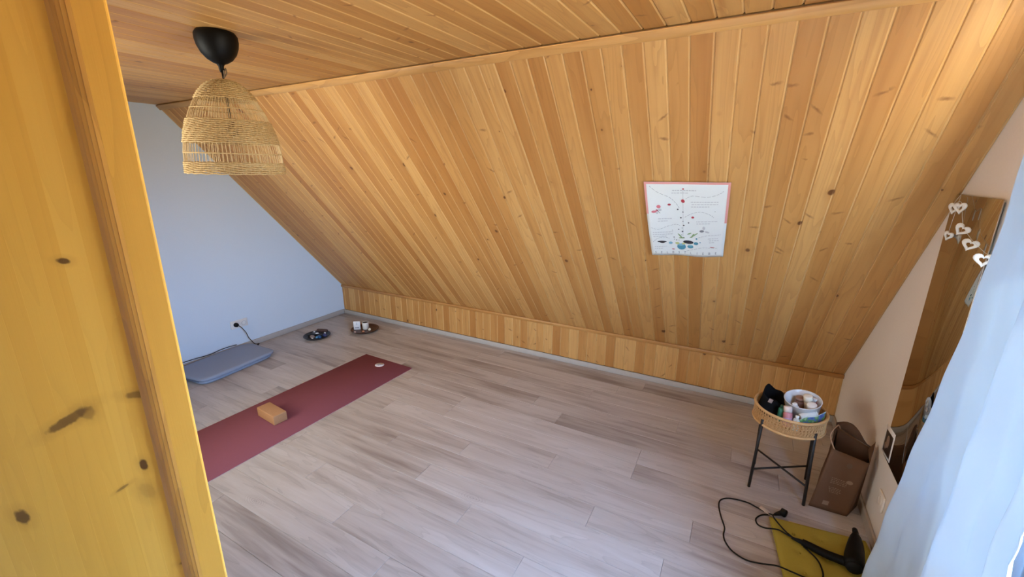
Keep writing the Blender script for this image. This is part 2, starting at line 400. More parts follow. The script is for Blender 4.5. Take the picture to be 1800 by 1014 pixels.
for (k, y1, y0) in rows:
    if y1-y0 < .01: continue
    e0 = ends.get(k, random.uniform(2, 3.4)); xs = [e0+PL*j for j in range(-4, 4)]
    cuts = [0.001]+[x for x in xs if .04 < x < W-.04]+[W-.001]
    for a, b_ in zip(cuts[:-1], cuts[1:]):
        o = bpy.data.objects.new('plank', plank_mesh(b_-a, y1-y0)); C.objects.link(o); o.parent = floor_o; o.location = (a, y0, 0)

def board_mesh(L, w, mat):
    lip, dp = .0080, .0052
    fw = w-lip; t = TB
    prof = [(0, -t), (0, -.0022), (.0012, -.0004), (.0024, 0), (fw-.0016, 0), (fw, -.0007), (fw+.0046, -.0044), (fw+.0050, -dp), (w, -dp), (w, -t)]
    n = len(prof); vs = [(p[0], 0, p[1]) for p in prof]+[(p[0], L, p[1]) for p in prof]
    fs = [(i, i+1, n+i+1, n+i) for i in range(n-1)]+[tuple(range(n)), tuple(range(n, 2*n))[::-1]]
    me = bpy.data.meshes.new('board'); me.from_pydata(vs, [], fs); me.update()
    bm = bmesh.new(); bm.from_mesh(me); bmesh.ops.recalc_face_normals(bm, faces=bm.faces); bm.to_mesh(me); bm.free()
    me.materials.append(mat); return me
def clad(parent, L, phase, org, X, Y, Z, mat):
    x = phase-math.floor(phase/PITCH)*PITCH-PITCH; full = board_mesh(L, PITCH, mat)
    while x < W-.004:
        a, b_ = max(x, .001), min(x+PITCH, W-.001)
        if b_-a > .012:
            me = full if (b_-a) > PITCH-.001 else board_mesh(L, b_-a, mat)
            o = bpy.data.objects.new('board', me); C.objects.link(o); o.parent = parent
            o.matrix_local = frame(X, Y, Z, Vector(org)+Vector((a, 0, 0)))
        x += PITCH
# flat ceiling
ceil = MB().box(-.12, W+.12, YB-.12, -YS+.03, H+TB, H+.12).build('ceiling', M['dark_gap'])
tag(ceil, 'flat ceiling clad in honey pine boards', 'ceiling', kind='structure')
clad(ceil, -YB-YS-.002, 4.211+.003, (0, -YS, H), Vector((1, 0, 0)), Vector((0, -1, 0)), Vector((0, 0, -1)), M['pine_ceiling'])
# slope
A = Vector((0, 0, H1))-sn*TB; B = Vector((0, -YS, H))-sn*TB
sl = MB().prism([(A.y+.02, A.z-.02), (B.y, B.z), (B.y-.05, H+TB+.001), (B.y-.05, B.z+.16), (A.y+.20, A.z-.02)], 'x', -.12, W+.12).build('wall_slope', M['dark_gap'])
tag(sl, 'sloping roof wall clad in knotty honey pine boards', 'wall', kind='structure')
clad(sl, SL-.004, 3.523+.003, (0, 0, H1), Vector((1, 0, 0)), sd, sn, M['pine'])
# knee wall
kw = MB().box(-.12, W+.12, TB, .16, -.12, H1+.02).build('wall_knee', M['dark_gap'])
tag(kw, 'low knee wall clad in short upright pine boards', 'wall', kind='structure')
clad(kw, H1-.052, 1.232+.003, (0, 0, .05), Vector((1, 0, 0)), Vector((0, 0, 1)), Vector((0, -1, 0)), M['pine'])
# gable walls
def gable_poly(extra=0): return [(TB, -.12), (TB, H1), (-YS, H+TB), (YB-.12, H+TB), (YB-.12, -.12)]
wl = MB().prism(gable_poly(), 'x', -.12, 0).build('wall_left', M['white_left']); tag(wl, 'white gable wall at the far left', 'wall', kind='structure')
wr = MB()
yc = WY0; zc = H1+(-yc/YS)*(H-H1)
wr.prism([(TB, -.12), (TB, H1), (-YS, H+TB), (WY0, H+TB), (WY0, -.12)], 'x', W, W+WT)
wr.box(W, W+WT, WY1, WY0, WZ1, H+TB); wr.box(W, W+WT, WY1, WY0, -.12, WZ0); wr.box(W, W+WT, YB-.12, WY1, -.12, H+TB)
wr = wr.build('wall_right', M['white_wall']); tag(wr, 'white gable wall on the right with mirror and curtain', 'wall', kind='structure')
DX0, DX1, DZ = 2.79, 3.68, 2.13
wb = MB(); wb.box(-.0, DX0, YB-.12, YB, -.12, H+TB); wb.box(DX1, W, YB-.12, YB, -.12, H+TB); wb.box(DX0, DX1, YB-.12, YB, DZ, H+TB)
wb = wb.build('wall_back', M['white_wall']); tag(wb, 'white wall behind the viewer with a doorway', 'wall', kind='structure')
hl = MB(); hl.box(DX0-.3, DX1+.3, YB-1.3, YB-1.2, -.1, 2.3); hl.box(DX0-.4, DX0-.3, YB-1.3, YB-.12, -.1, 2.3); hl.box(DX1+.3, DX1+.4, YB-1.3, YB-.12, -.1, 2.3)
hl.box(DX0-.4, DX1+.4, YB-1.3, YB-.12, 2.3, 2.4); hl.box(DX0-.4, DX1+.4, YB-1.3, YB-.02, -.2, -.0085)
tag(hl.build('wall_hall', M['white_wall']), 'white hallway walls beyond the doorway', 'wall', kind='structure')
# trims
def strip(name, a0, a1, org, X, Y, Z, w, t, mat, label, b_=.002):
    q = MB().bbox(a0, a1, 0, w, 0, t, b_, frame(X, Y, Z, Vector(org)), 1); o = q.build(name, mat, origin=(0, org[1], org[2])); 
    return tag(o, label, 'trim', kind='structure')
strip('trim_1', .002, W-.002, Vector((0, -YS, H))-sd*.043, Vector((1, 0, 0)), sd, sn, .040, .012, M['pine_x'], 'pine strip where slope meets flat ceiling')
strip('trim_2', .002, W-.002, (0, -.0005, H1-.026), Vector((1, 0, 0)), Vector((0, 0, 1)), Vector((0, -1, 0)), .030, .014, M['pine_x'], 'pine strip between slope and knee wall')
def base(name, q, mat, label): o = q.build(name, mat); tag(o, label, 'baseboard', kind='structure')
base('baseboard_back', MB().bbox(.001, W-.001, -.014, -.001, 0.0005, .048, .003), M['skirting'], 'pale grey skirting along the knee wall')
base('baseboard_left', MB().bbox(.001, .015, YB+.001, -.015, 0.0005, .055, .003), M['skirting'], 'pale grey skirting along the left white wall')
base('baseboard_right', MB().bbox(W-.015, W-.001, WY0+.02, -.015, 0.0005, .055, .003), M['skirting_tan'], 'beige skirting along the right white wall')
# balcony door / window in the right wall
wn = thing('window_1', (W+WT-.08, (WY0+WY1)/2, WZ0), 'glazed balcony door behind the curtain in the right wall', 'window', kind='structure')
x0, x1 = W+WT-.11, W+WT-.05
q = MB()
for (a, b_, c, d) in ((WY1, WY1+.07, WZ0, WZ1), (WY0-.07, WY0, WZ0, WZ1), (WY1+.07, WY0-.07, WZ0, WZ0+.10), (WY1+.07, WY0-.07, WZ1-.08, WZ1)): q.bbox(x0, x1, a+.001, b_-.001, c+.001, d-.001, .004)
q.build('window_frame', M['grey_frame'], wn)
MB().bbox(x0+.008, x1-.008, WY1+.068, WY0-.068, WZ0+.098, .66, .004).build('lower_panel', M['grey_frame'], wn)
MB().bbox(x0, x1, WY1+.069, WY0-.069, .66, .72, .004).build('crossrail', M['grey_frame'], wn)
MB().box(x0+.02, x0+.032, WY1+.068, WY0-.068, .718, WZ1-.078).build('pane', M['glass'], wn)
q = MB().tube([(x0-.01, WY1+.035, 1.0), (x0-.03, WY1+.035, 1.0), (x0-.034, WY1+.035, .99), (x0-.034, WY1+.035, .89)], .008); q.build('window_handle', M['white_plastic'], wn)

# ------------------------------------------------------------------ open pine door in the left foreground
dr = thing('door_1', (3.5, -3.11, 0.0), 'open honey-coloured pine door with dark knots in left foreground', 'door', kind='structure')
def dpart(name, q, mat, **k): return q.build(name, mat, dr)
HT = 2.11
# stile with rounded arris, moulding with fine reeds, panel of glued staves
def stile(y0, y1):
    if y1 > -3.2: P = [(3.460, y0), (3.500, y0), (3.500, y1-.0022), (3.4992, y1-.0006), (3.4975, y1), (3.460, y1-.026)]
    else: P = [(3.460, y0), (3.500, y0), (3.500, y1), (3.460, y1)]
    return MB().prism(P, 'z', .012, HT)
dpart('stile', stile(-3.1525, -3.110), M['pine_stile']); dpart('stile', stile(-3.97, -3.9275), M['pine_stile'])
def mould(ya, s):
    pr = [(3.470, ya), (3.500, ya)]
    for i in range(1, 6): 
        t = i/5; pr += [(3.5-.0095*t*t+.0009, ya-s*.038*t+s*.0018), (3.5-.0095*t*t, ya-s*.038*t)]
    pr += [(3.470, ya-s*.038)]
    return MB().prism([(a, b_) for a, b_ in pr], 'z', .11, 2.02)
dpart('moulding', mould(-3.1527, 1), M['pine_mould']); dpart('moulding', mould(-3.9273, -1), M['pine_mould'])
dpart('rail', MB().bbox(3.460, 3.499, -3.9275, -3.1525, 2.022, HT, .003), M['pine_stile']); dpart('rail', MB().bbox(3.460, 3.499, -3.9275, -3.1525, .012, .108, .003), M['pine_stile'])
y = -3.1925; ws = [.030, .034, .030, .040, .036, .044, .038]; i = 0
while y > -3.887:
    w_ = min(ws[i % 7], y+3.8875); i += 1
    if w_ < .004: break
    q = MB().box(3.472, 3.4850, y-w_+.00004, y-.00004, .112, 2.018); o = dpart('stave', q, M['pine_door']); y -= w_
dpart('panel_back', MB().box(3.462, 3.4715, -3.9275, -3.1525, .108, 2.022), M['pine_mould'])
q = MB().bbox(3.5005, 3.505, -3.955, -3.925, .95, 1.15, .002); q.tube([(3.504, -3.94, 1.08), (3.545, -3.94, 1.08), (3.55, -3.93, 1.08), (3.55, -3.83, 1.08)], .009); dpart('door_handle', q, plain('brushed_steel', (.6, .6, .58), .3, 1))
dr.rotation_euler = (-.021, 0, math.radians(-53.13)); dr.location = (3.474, -3.1296, 0.0)

# ------------------------------------------------------------------ pendant lamp
LX, LY = 2.412, -2.355
lamp = thing('pendant_lamp', (LX, LY, H), 'bell-shaped woven seagrass pendant lamp with black canopy hanging from the pine ceiling', 'lamp')
cp = [(.0, -.001), (.066, -.001), (.073, -.012), (.074, -.030), (.070, -.052), (.060, -.076), (.044, -.096), (.026, -.108), (.014, -.113), (.010, -.120), (.008, -.135), (.006, -.142), (0, -.142)]
MB().lathe([(a, b_*1.0) for a, b_ in cp], (LX, LY, H), 40).build('canopy', M['black_plastic'], lamp)
MB().tube(bezpath([(LX, LY, H-.13), (LX+.002, LY, H-.18), (LX+.001, LY, 1.925)], 4), .0035).build('cord', M['black_rubber'], lamp)
q = MB().lathe([(0, .0), (.014, 0), (.02, -.012), (.021, -.05), (.017, -.055), (0, -.055)], (LX+.001, LY, 1.93), 20); q.build('lamp_holder', M['black_plastic'], lamp)
prof = [(2.084, .028), (2.078, .050), (2.062, .072), (2.038, .092), (2.012, .108), (1.975, .127), (1.936, .144), (1.89, .158), (1.845, .168), (1.80, .1735), (1.765, .176), (1.73, .1775)]
def rz(z):
    for (z0, r0), (z1, r1) in zip(prof[:-1], prof[1:]):
        if z1 <= z <= z0: t = (z0-z)/(z0-z1); return r0+(r1-r0)*t
    return prof[0][1] if z > prof[0][0] else prof[-1][1]
TILT = Matrix.Translation((LX, LY, 2.084)) @ Matrix.Rotation(math.radians(1.8), 4, 'Y') @ Matrix.Translation((-LX, -LY, -2.084))
def lp(a, rr, z): return TILT @ Vector((LX+rr*math.cos(a), LY+rr*math.sin(a), z))
shade = MB()
nr = 76
for k in range(nr):
    a = 2*PI*k/nr+random.uniform(-.006, .006)
    zz = [2.084, 2.062, 2.03, 2.0, 1.96, 1.92, 1.87, 1.82, 1.77, 1.733]
    tw = random.uniform(-.012, .012)
    shade.tube([lp(a+tw*math.sin(i*1.3), rz(z), z) for i, z in enumerate(zz)], .00125, 4)
shade = shade.build('lamp_shade', M['seagrass_light'], lamp)
def weave(z0, z1, name):
    q = MB(); n = max(2, int(round((z0-z1)/.0072))); 
    for i in range(n):
        z = z0-(z0-z1)*(i+.5)/n; R = rz(z); seg = nr*2
        q.tube([lp(2*PI*j/seg, R+.0024*math.cos(PI*j+PI*i)+random.uniform(-.0007, .0007), z+.0012*math.sin(j*.9+i)) for j in range(seg)], .0031, 4, closed=True)
    return q.build(name, M['seagrass'], shade)
weave(2.084, 2.012, 'woven_band'); weave(1.936, 1.845, 'woven_band'); weave(1.774, 1.728, 'woven_band')
for z in (1.976, 1.808):
    MB().tube([lp(2*PI*j/90, rz(z)+.001, z) for j in range(90)], .0022, 5, closed=True).build('ring', M['seagrass'], shade)
q = MB().tube([lp(2*PI*j/24, .026, 2.086) for j in range(24)], .003, 5, closed=True)
for a in (.3, 2.4, 4.5): q.tube([lp(a, .026, 2.086), lp(a, .004, 2.086)], .002, 5)
q.build('top_ring', M['seagrass'], shade)
# cord knot tied above the shade
MB().tube(bezpath([(LX+.006, LY, 2.095), (LX+.018, LY+.006, 2.11), (LX+.010, LY+.01, 2.13), (LX+.0, LY+.006, 2.112), (LX+.012, LY, 2.098), (LX+.022, LY-.004, 2.12)], 5), .0026, 6).build('cord_knot', plain('tan_string', (.20, .14, .09), .8), lamp)

# ------------------------------------------------------------------ poster
PO = Vector((3.818, 0, H1))+sd*1.145
PWd, PHt = .408, .568
def psurf(a, b_, off=0.0):
    """a 0..1 left to right, b 0..1 bottom to top; the paper is taped at the top and bulges"""
    bul = .007+.010*math.sin(PI*min(1, max(0, b_)))**1*(1-a)**2*1.4+.012*(1-b_)*(1-a)**3
    bul += .0045*abs(math.sin(PI*(a-.47)*1.05))*(.4+.6*b_)+.004*math.sin(2*PI*a*1.5+1.2)*(1-b_)**2
    x = a*PWd+(.012*(1-b_)*(1-a)) - (.004)*(1-b_)*a
    y = b_*PHt+.008*(.5-abs(a-.5))*-1*(b_)+.010*math.sin(PI*a*1.1+.3)*(b_-1)-.012*a*(b_*-1+1)*-.5
    return PO+Vector((x, 0, 0))+sd*y+sn*(bul+off)
poster = MB().shell(lambda a, b_: psurf(a, b_), 24, 24, -sn*.0006).build('poster', M['paper'], fixn=True)
tag(poster, 'white illustrated poster with pink border taped to the sloping pine wall', 'poster')
poster_e = poster
def pprint(polys, name, mat, off=.0006, label=None, stuff=True):
    if not stuff:
        for P in polys: MB().add([psurf(a, b_, off) for a, b_ in P], [tuple(range(len(P)))]).build(name, mat, poster_e, fixn=False)
        return
    q = MB()
    for P in polys: q.add([psurf(a, b_, off) for a, b_ in P], [tuple(range(len(P)))])
    o = q.build(name, mat, poster_e, fixn=False); o['kind'] = 'stuff'; return o
def ell(cx, cy, rx, ry, ang=0, n=12):
    return [(cx+rx*math.cos(t)*math.cos(ang)-ry*math.sin(t)*math.sin(ang)*PHt/PWd, cy+(rx*math.cos(t)*math.sin(ang)*PWd/PHt+ry*math.sin(t)*math.cos(ang))) for t in (2*PI*i/n for i in range(n))]
def ribbon(pts, w):
    o = []; 
    for i in range(len(pts)-1):
        (a, b_), (c, d) = pts[i], pts[i+1]; L = math.hypot(c-a, (d-b_)*PHt/PWd) or 1; nx, ny = -(d-b_)*PHt/PWd/L*w, (c-a)/L*w*PWd/PHt
        o.append([(a-nx, b_-ny), (c-nx, d-ny), (c+nx, d+ny), (a+nx, b_+ny)])
    return o
# pixel helper inside the 1268x1014 view of the poster: corners (145,115) (1105,100) (1050,940) (225,885)
def uv(px, py):
    t = (py-112)/800; x0 = 145+75*max(0, t)**1.6; x1 = 1108-55*t; return ((px-x0)/(x1-x0), 1-(py-(112+ (px-600)*-.004))/ (790+ 45*(px-225)/850))
brd = []
n = 16
for i in range(n):
    a, c = i/n, (i+1)/n
    brd.append([(a, .976), (c, .976), (c, 1), (a, 1)])
    if i >= 8: brd.append([(.972, a), (1, a), (1, c), (.972, c)])
    if i >= 10: brd.append([(0, a), (.026, a), (.026, c), (0, c)])
pprint(brd, 'pink_border', M['pink_paper'])
ink = plain('grey_ink', (.22, .23, .25), .7); inkl = plain('pale_grey_ink', (.52, .54, .55), .7)
red = plain('red_print', (.45, .05, .07), .6); teal = plain('teal_print', (.07, .26, .36), .6); tealL = plain('light_teal_print', (.22, .45, .55), .6)
blk = plain('black_print', (.03, .03, .04), .6); grn = plain('green_print', (.25, .38, .18), .6); yel = plain('yellow_green_print', (.55, .58, .25), .6)
pnk = plain('pink_print', (.62, .18, .22), .6)
def curve_px(pts, w=.0022, dash=True):
    P = [uv(*p_) for p_ in pts]; Q = [(v.x, v.y) for v in bezpath([(a, b_, 0) for a, b_ in P], 10)]; rb = ribbon(Q, w)
    return [x for i, x in enumerate(rb) if not dash or i % 4 != 3]
cv = []
for pts in (((205, 150), (300, 205), (430, 250), (500, 300), (550, 360)), ((620, 270), (700, 240), (860, 252), (980, 225), (1040, 190)),
            ((610, 455), (700, 415), (800, 402), (900, 435), (940, 465)), ((210, 560), (300, 580), (400, 550), (500, 530), (560, 545)),
            ((230, 730), (280, 690), (350, 675), (430, 690)), ((770, 690), (860, 668), (950, 665), (1020, 660)), ((610, 865), (700, 840), (820, 812), (900, 820), (990, 826))):
    cv += curve_px(pts)
pprint(cv, 'handwritten_lines', ink)
tl = []
def para(x0, x1, y0, n_, dy=24):
    for i in range(n_):
        x = x0+random.uniform(0, 12); xe = x1-(0 if i < n_-1 else (x1-x0)*.3)
        while x < xe-8:
            w_ = random.uniform(14, 34); tl.append([uv(x, y0+i*dy+4), uv(min(x+w_, xe), y0+i*dy+4), uv(min(x+w_, xe), y0+i*dy-4), uv(x, y0+i*dy-4)]); x += w_+7
for P in ((460, 740, 188, 2), (680, 985, 300, 3), (285, 460, 465, 2), (740, 980, 505, 2), (225, 470, 615, 3), (880, 1000, 705, 3), (250, 400, 790, 2)): para(*P)
pprint(tl, 'text_lines', inkl)
# stalk of little leaves, red hearts
dots = []
for (x, y, s_) in ((590, 400, 9), (565, 460, 12), (590, 500, 7), (598, 545, 12), (580, 575, 6), (585, 615, 12), (540, 588, 9), (655, 517, 10), (530, 372, 11), (465, 595, 5), (485, 680, 9), (490, 705, 6), (515, 715, 8), (545, 718, 6), (560, 690, 6), (600, 690, 12), (575, 655, 7), (950, 398, 5)):
    a, b_ = uv(x, y); dots.append(ell(a, b_, s_/960, s_/1300, .4, 7))
pprint(dots, 'leaf_dots', blk)
pprint(ribbon([uv(592, y) for y in range(190, 700, 30)], .0012), 'stalk', ink)
pprint([ell(*uv(590, 290), .022, .022, .3), ell(*uv(432, 322), .022, .013), ell(*uv(703, 458), .019, .014), ell(*uv(595, 175), .012, .008), ell(*uv(478, 830), .022, .006, -.2), ell(*uv(930, 812), .034, .005, -.25)], 'red_petal', red, stuff=False)
pprint([ell(*uv(305, 340), .028, .020, 1.0), ell(*uv(248, 390), .034, .015, .1), ell(*uv(285, 378), .02, .012, .6)], 'pink_butterfly_wing', pnk, stuff=False)
pprint([ell(*uv(318, 372), .024, .018, .9), ell(*uv(285, 402), .017, .013, .1)], 'butterfly_hind_wing', inkl, .0009, stuff=False)
pprint(ribbon([uv(275, 365), uv(322, 405)], .003), 'butterfly_body', blk, .0012)
pprint([ell(*uv(830, 578), .018, .024, .1), ell(*uv(868, 625), .034, .012, -.5)], 'grey_butterfly_wing', inkl, .0007, stuff=False)
pprint([ell(*uv(808, 612), .030, .017, .1)], 'grey_butterfly', ink, .0009)
pprint([ell(*uv(340, 728), .066, .012, -.03), ell(*uv(345, 738), .035, .012, -.03)], 'dark_butterfly_wing', blk, stuff=False)
pprint([ell(*uv(575, 800), .062, .050), ell(*uv(680, 800), .042, .026), ell(*uv(745, 760), .032, .022), ell(*uv(750, 702), .012, .012), ell(*uv(792, 748), .009, .008)], 'teal_stone_print', teal, stuff=False)
pprint([ell(*uv(445, 748), .028, .020), ell(*uv(570, 775), .05, .018), ell(*uv(680, 785), .035, .012)], 'light_teal_stone_print', tealL, .0008, stuff=False)
pprint([ell(*uv(525, 755), .030, .018, -.3), ell(*uv(600, 762), .025, .014, .3)], 'yellow_green_patch', yel, .001, stuff=False)
pprint([ell(*uv(655, 742), .072, .026, -.1)], 'dark_roots', blk, .0012)
lf = []
for (xa, ya, xb, yb) in ((590, 700, 530, 635), (610, 690, 540, 690), (670, 690, 765, 632), (690, 690, 720, 640), (640, 650, 690, 630)):
    a, b_ = uv((xa+xb)/2, (ya+yb)/2); c, d = uv(xa, ya); e_, f_ = uv(xb, yb); L = math.hypot(e_-c, (f_-d)*PHt/PWd)/2; lf.append(ell(a, b_, L, .008, math.atan2((f_-d)*PHt/PWd, e_-c), 10))
pprint(lf, 'fern_leaf', grn, .001, stuff=False)
for i, ch in enumerate('SELBSTLIEBE'):
    cu = bpy.data.curves.new('txt', 'FONT'); cu.body = ch; cu.size = 1; cu.resolution_u = 2
    to = bpy.data.objects.new('txt', cu); C.objects.link(to); bpy.context.view_layer.update()
    me = bpy.data.meshes.new_from_object(to.evaluated_get(bpy.context.evaluated_depsgraph_get()))
    px = 265+i*(970-265)/10; vs = []
    mx_ = max((v.co.x for v in me.vertices), default=1)
    for v in me.vertices: vs.append(psurf(*uv(px+(v.co.x-mx_/2)*44, 868+i*3.0-v.co.y*44+10), .0008))
    MB().add(vs, [tuple(p_.vertices) for p_ in me.polygons]).build('letter', ink, poster_e, fixn=False)
    bpy.data.objects.remove(to)

# ------------------------------------------------------------------ mirror, photo card, heart garland
MX = W
mir = thing('wall_mirror', (MX, -1.23, .42), 'tall narrow frameless mirror on the right white wall beside the curtain', 'mirror')
mir_back = MB().box(MX-.008, MX-.0005, -1.41, -1.045, .43, 1.632).build('mirror_back', plain('dark_mirror_edge', (.10, .09, .07), .5), mir)
MB().bbox(MX-.013, MX-.0082, -1.425, -1.035, .42, 1.642, .0012, None, 1).build('mirror_glass', M['mirror'], mir)
ph = thing('photo_card', (MX-.02, -1.085, .43), 'small dark photo card with white border tucked into lower corner of mirror', 'photo')
PT = Matrix.Translation((MX-.0185, -1.022, .43)) @ Matrix.Rotation(math.radians(-4), 4, 'X')
MB().bbox(0, .0012, -.122, 0, 0, .142, .0004, PT, 1).build('card', M['white_plastic'], ph)
MB().box(-.0008, -.0001, -.108, -.012, .012, .118, PT).build('picture', plain('dark_brown_photo', (.035, .02, .014), .35, var=.9, scale=40), ph)
q = MB(); q.blob((-.0008, -.055, .075), .0008, .018, .03, 3, PT); q.blob((-.0008, -.035, .045), .0008, .014, .016, 5, PT)
q.build('figures', plain('pale_brown_photo_figures', (.30, .19, .13), .4, var=.4, scale=90), ph)
def heart_pts(s_, n=26):
    o = []
    for i in range(n):
        t = 2*PI*i/n; o.append((s_*16*math.sin(t)**3/17, s_*(13*math.cos(t)-5*math.cos(2*t)-2*math.cos(3*t)-math.cos(4*t)+2)/17))
    return o
gar = thing('heart_garland', (MX-.046, -1.30, 1.60), 'garland of little white open hearts hanging in front of the mirror', 'garland')
felt = plain('white_felt', (.78, .76, .70), .9, var=.05, scale=200, bmp=.3)
HT_ = ((-1.167, 1.592, 5.0, .025, .40, .1), (-1.232, 1.598, 4.997, .025, .55, -.1), (-1.285, 1.524, 5.0, .026, .85, .5), (-1.380, 1.483, 5.0, .025, 1.15, .25), (-1.503, 1.452, 5.0, .027, 1.2, 0), (-1.117, 1.482, 5.022, .022, .45, .25))
for (y, z, x, s_, rot, ti) in HT_:
    o_, i_ = heart_pts(s_), heart_pts(s_*.40); n = len(o_); q = MB(); vs = []
    ob_ = heart_pts(s_*.93); ib_ = heart_pts(s_*.46)
    T = Matrix.Translation((x, y, z)) @ Matrix.Rotation(PI/2+PI+rot, 4, 'Z') @ Matrix.Rotation(ti, 4, 'Y')
    for (pp, t) in ((ob_, -.0035), (o_, 0), (ob_, .0035), (ib_, .0035), (i_, 0), (ib_, -.0035)): vs += [T @ Vector((a, t, b_)) for a, b_ in pp]
    fs = [(k*n+j, k*n+(j+1) % n, ((k+1) % 6)*n+(j+1) % n, ((k+1) % 6)*n+j) for k in range(6) for j in range(n)]
    q.add(vs, fs, True).build('heart', felt, gar)
q = MB().tube(bezpath([(MX-.014, -1.12, 1.66), (4.998, -1.165, 1.61), (4.997, -1.23, 1.62), (5.0, -1.285, 1.545), (5.0, -1.38, 1.505), (5.0, -1.503, 1.477), (5.0, -1.62, 1.46)], 6), .0007, 4)
q.tube([(MX-.014, -1.10, 1.64), (5.02, -1.117, 1.50)], .0007, 4); q.build('string', felt, gar)

# ------------------------------------------------------------------ curtain
def cur(a, b_):
    z = .05+(2.12-.05)*b_
    t = max(0, (1.72-z)/1.72); yl = -1.742+.205*t**1.25+.03*t; yr = -2.215-.065*t*t
    yl = -1.742+.275*t**1.45
    y = yl+(yr-yl)*a
    fold = [(0, .030), (.045, .006), (.10, -.026), (.20, .0), (.34, .026), (.46, .030), (.55, -.024), (.62, -.034), (.72, -.004), (.82, .022), (.90, -.014), (.95, .004), (1, -.008)]
    for (a0, v0), (a1, v1) in zip(fold[:-1], fold[1:]):
        if a0 <= a <= a1: s_ = (a-a0)/(a1-a0); s_ = s_*s_*(3-2*s_); x = v0+(v1-v0)*s_; break
    amp = 1.05+.5*t
    x = 4.938+x*amp+.006*math.sin(z*5+a*9)*t+.0035*math.sin(z*21+a*30)*math.sin(a*40)
    if a > .95: x += .002*math.sin(z*70)
    return Vector((x, y+.006*math.sin(z*3+a*5), z))
crt = MB().shell(cur, 150, 80, (.0012, 0, 0)).build('curtain', M['curtain'])
tag(crt, 'pale blue-grey cotton curtain hanging in soft folds beside the balcony door at right', 'curtain')
cut = MB()
seamp = [cur(.955, b_/40)+Vector((-.0015, 0, 0)) for b_ in range(41)]
cut.tube(seamp, .0014, 4).build('hem_seam', M['curtain'], crt)
rod = thing('curtain_rod', (4.95, -2.3, 2.16), 'thin white curtain rod above the balcony door', 'rod')
q = MB().tube([(4.945, -1.62, 2.145), (4.945, -3.05, 2.145)], .010, 10); q.build('pole', M['white_plastic'], rod)
for yy in (-1.70, -3.0): MB().tube([(4.945, yy, 2.145), (W-.001, yy, 2.145)], .006, 8).build('bracket', M['white_plastic'], rod)

# ------------------------------------------------------------------ sockets and cable at the left wall
so = thing('double_wall_socket', (0, -1.262, .267), 'double white wall socket on the left white wall above the folded mat', 'socket')
MB().bbox(.0005, .009, -1.345, -1.182, .226, .308, .003).build('faceplate', M['white_plastic'], so)
for yy in (-1.304, -1.222):
    MB().lathe([(.021, .0005), (.0215, .004), (.019, .004), (.018, -.003), (0, -.003)], (0, 0, 0), 20, Matrix.Translation((.009, yy, .267)) @ Matrix.Rotation(PI/2, 4, 'Y')).build('socket_insert', plain('white_insert', (.62, .64, .66), .4), so)
cb = thing('black_power_cable', (.02, -1.30, .0), 'black plug and thin cable running from the left socket down to the floor', 'cable')
MB().lathe([(0, .03), (.012, .03), (.019, .024), (.021, .012), (.021, .0), (0, .0)], (0, 0, 0), 18, Matrix.Translation((.0135, -1.302, .269)) @ Matrix.Rotation(PI/2, 4, 'Y')).build('plug', M['black_rubber'], cb)
MB().tube(bezpath([(.036, -1.292, .262), (.05, -1.27, .235), (.045, -1.235, .17), (.035, -1.215, .11), (.035, -1.19, .06), (.03, -1.165, .022), (.035, -1.135, .006)], 6), .0033, 6).build('cord', M['black_rubber'], cb)
MB().tube([(.037, -1.128, .008), (.075, -1.165, .008)], .0065, 8).build('connector', M['black_rubber'], cb)
c2 = MB().tube(bezpath([(.020, -1.33, .068), (.020, -1.45, .074), (.019, -1.58, .062), (.021, -1.72, .070), (.020, -1.9, .066), (.02, -2.2, .01), (.03, -2.5, .004)], 6), .0035, 6).build('loose_black_cable', M['black_rubber'])
tag(c2, 'thin black cable lying between the folded mat and the left wall', 'cable')
s2 = thing('wall_socket', (W, -1.13, .225), 'single white socket low on the right white wall by the curtain', 'socket')
MB().bbox(W-.009, W-.0005, -1.170, -1.090, .185, .265, .003).build('faceplate', M['white_wall'], s2)
MB().lathe([(.021, .0), (.0215, .002), (.019, .002), (.018, -.004), (0, -.004)], (0, 0, 0), 20, Matrix.Translation((W-.009, -1.13, .225)) @ Matrix.Rotation(-PI/2, 4, 'Y')).build('socket_insert', M['white_wall'], s2)

